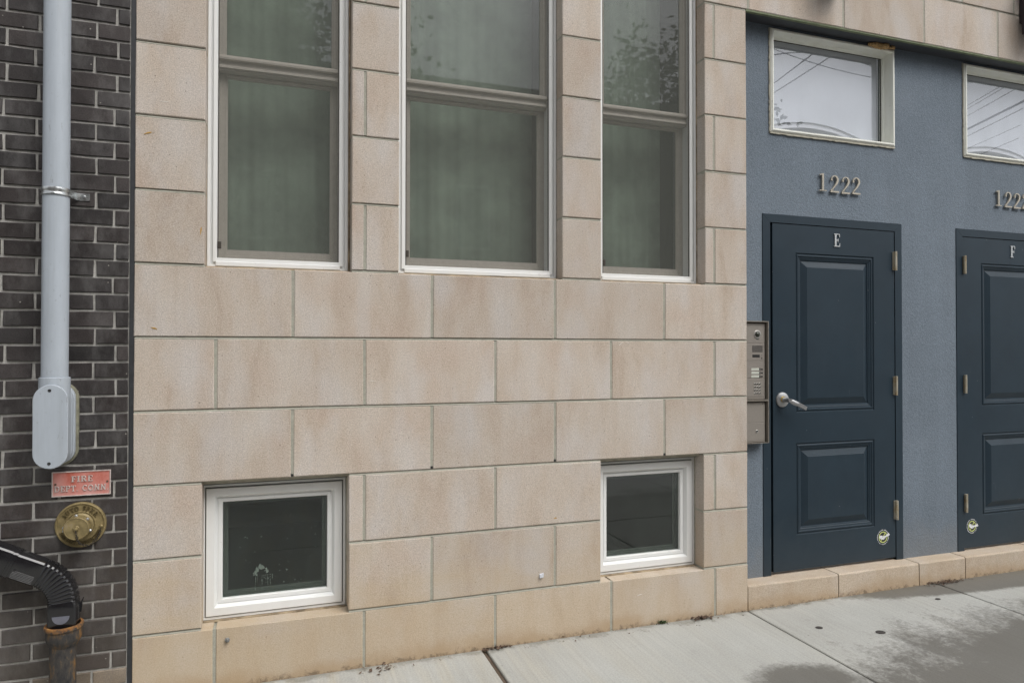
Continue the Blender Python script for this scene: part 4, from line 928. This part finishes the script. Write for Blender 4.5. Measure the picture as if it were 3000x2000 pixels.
tag(build('paint_mark', mk, 'ochre', sto), kind='stuff')
mk = MB()
for x, z, l, a_ in ((1.915, 1.458, .03, .6), (1.955, 1.462, .026, -.4), (1.70, 1.19, .02, 1.5), (.655, 1.285, .034, -.12), (2.02, .163, .03, .2), (-.20, 2.455, .04, 0)): mk.strip([(x-l/2*math.cos(a_), z-l/2*math.sin(a_)), (x, z+.001), (x+l/2*math.cos(a_), z+l/2*math.sin(a_))], [.001, .0028, .001], -.0014, .001)
tag(build('scratch', mk, 'scratch', sto), kind='stuff')
wd = MB(); q = random.Random(2)
for i in range(22):
    x, y, a_ = 2.152+q.gauss(0, .010), -.008+q.gauss(0, .004), q.uniform(0, 6.3); h = q.uniform(.01, .026); l = .012
    wd.add([(x, y, 0), (x+.004*math.cos(a_+1.5), y+.004*math.sin(a_+1.5), h*.6), (x+l*math.cos(a_), min(y+l*math.sin(a_), -.002), h), (x-.004*math.cos(a_+1.5), y-.004*math.sin(a_+1.5), h*.6)], [(0, 1, 2, 3)])
tag(build('weed', wd, 'weed'), 'tiny green weed growing at the foot of the stone wall', 'weed')

# wall lamps above the doors, mostly above the picture
def lamp(x, label, dz=0):
    t = thing('wall_lamp', label, 'wall lamp', (x, -.05, 3.476+dz), 'bronze wall lamps above the doors')
    build('back_plate', MB().cbox(x-.06, x+.06, -.022, -.0012, 3.56+dz, 3.80+dz, .004), 'bronze', t)
    build('arm', MB().box(x-.012, x+.012, -.085, -.02, 3.70+dz, 3.724+dz), 'bronze', t)
    build('lamp_box', MB().steps([(x-.072, x+.072, 3.612+dz, 3.80+dz, -.175), (x-.072, x+.072, 3.612+dz, 3.80+dz, -.03)]).box(x-.075, x+.075, -.178, -.027, 3.80+dz, 3.815+dz), 'bronze', t)
    build('lamp_glass', MB().box(x-.062, x+.062, -.165, -.04, 3.476+dz, 3.612+dz), 'lampglass', t)
    build('lamp_base', MB().box(x-.075, x+.075, -.178, -.027, 3.474+dz, 3.6115+dz), 'bronze', t)
lamp(4.89, 'bronze wall lamp above door F at the top right corner'); lamp(3.25, 'bronze wall lamp above door E just above the picture', .035)

# ================================================================== ACROSS THE STREET (seen only as reflections)
def tree(x, y, zc, r, h, seed, label, n=5200):
    q = random.Random(seed); t = thing('street_tree', label, 'tree', (x, y, 0))
    tr = MB().tube([(x, y, -.05), (x+.05, y, 1.2), (x+.12, y+.05, 2.4), (x+.1, y, zc)], [.20, .16, .13, .05], 10)
    cl_ = []
    for i in range(70):
        th, ph = q.uniform(0, 6.283), math.acos(q.uniform(-.75, 1)); rr = r*q.uniform(.45, .98)
        c = Vector((x+rr*math.sin(ph)*math.cos(th), y+rr*math.sin(ph)*math.sin(th)*.8, zc+rr*math.cos(ph)*h)); cl_.append((c, r*q.uniform(.16, .3)))
        if i % 3 == 0: tr.tube([(x+.1, y+.03, 2.1+i*.03), ((x+c.x)/2, (y+c.y)/2, (2.3+c.z)/2+.3), tuple(c)], [.06, .04, .012], 6)
    build('trunk', tr, 'bark', t, True)
    lf = MB()
    for i in range(n):
        c, cr = q.choice(cl_); p = c+Vector((q.gauss(0, .55), q.gauss(0, .55), q.gauss(0, .5)))*cr; s = q.uniform(.05, .10)
        a_ = Vector((q.gauss(0, 1), q.gauss(0, 1), q.gauss(0, .6))).normalized()*s; b_ = a_.cross(Vector((q.gauss(0, 1), q.gauss(0, 1), q.gauss(0, 1)))).normalized()*s*.6
        lf.add([p-a_, p+b_, p+a_, p-b_], [(0, 1, 2, 3)])
    me = bpy.data.meshes.new('crown'); me.from_pydata([tuple(Vector(p)-Vector((x, y, zc))) for p in lf.v], [], lf.f); me.materials.append(MAT['leaf'])
    put('crown', me, t, (x, y, zc))
tree(-1.5, -11.6, 6.7, 4.2, .8, 1, 'big leafy street tree across the road facing the left window', 20000)
tree(9.4, -11.8, 6.4, 2.7, 1.0, 2, 'smaller leafy street tree across the road facing the right window', 13000)
def house(x0, x1, h, label):
    t = thing('row_house', label, 'house', ((x0+x1)/2, -15, 0)); y = -13.0
    build('wall', MB().box(x0, x1, y-8, y, -.1, h), 'redbrick', t); build('roof', MB().box(x0-.1, x1+.1, y-8.1, y+.25, h, h+.3), 'roof', t)
    n = int((x1-x0)/1.9)
    for i in range(n):
        for z in (1.0, 3.9):
            if z+1.6 > h: continue
            X = x0+(i+.5)*(x1-x0)/n; w = build('window', MB().box(X-.45, X+.45, y+.002, y+.06, z, z+1.6), 'white', t); build('pane', MB().box(X-.38, X+.38, y+.061, y+.065, z+.07, z+1.53), 'darkglass', w)
house(-14, -4, 8.0, 'red brick row house opposite, left of the tall tree'); house(-3.8, 3.4, 7.7, 'red brick row house opposite, behind the tall tree'); house(3.6, 11.0, 7.7, 'red brick row house opposite, behind the smaller tree'); house(11.3, 24, 4.6, 'low red brick house opposite, by the utility pole')
up = thing('utility_pole', 'wooden utility pole with crossarms across the street', 'utility pole', (21.3, -10.6, 0))
build('pole', MB().lathe((21.3, -10.6, -.1), (0, 0, 1), [(.17, 0), (.13, 10.6)], 14), 'wood', up, True)
for z in (9.6,): build('crossarm', MB().box(20.6, 22.0, -10.79, -10.72, z, z+.10), 'wood', up)
build('transformer', MB().lathe((21.75, -10.4, 7.4), (0, 0, 1), [(.2, 0), (.24, .05), (.24, .8), (.2, .86)], 16), 'satin', up, True)
def wire(p, q_, sag, r, label):
    p, q_ = Vector(p), Vector(q_); r = r*.75; pts = [p.lerp(q_, i/24)+Vector((0, 0, -sag*4*(i/24)*(1-i/24))) for i in range(25)]
    tag(build('power_line', MB().tube(pts, r, 6), 'wire'), label, 'power line', 'overhead power lines across the street')
ords = ['topmost', 'second highest', 'third highest', 'thick bundled', 'fifth', 'sixth', 'lowest']
for i, (z0, z1, sag, r) in enumerate(((9.75, 8.9, .3, .014), (9.6, 8.6, .35, .014), (9.3, 8.5, .4, .014), (8.75, 8.2, .3, .045), (8.5, 7.9, .4, .018), (8.0, 7.6, .3, .012), (7.6, 7.2, .35, .014))):
    wire((21.3-.1*i, -10.6, z0), (28-.4*i, -36, z1), sag, r, ords[i]+' overhead cable leaving the utility pole into the side street')
wire((11.9, -13.0, 7.7), (10.4, .02, 8.7), .1, .018, 'black service cable crossing the street from the low house')
wire((11.6, -13.0, 7.5), (10.9, .02, 8.5), .25, .016, 'second service cable crossing the street beside the first')
wire((9.0, -9.2, 7.3), (15.8, -9.2, 7.45), -.95, .014, 'bowed cable reflected in the transom above door E')
wire((9.6, -9.0, 8.35), (17.5, -9.0, 8.3), .48, .011, 'thin sagging cable reflected in the transom above door E')
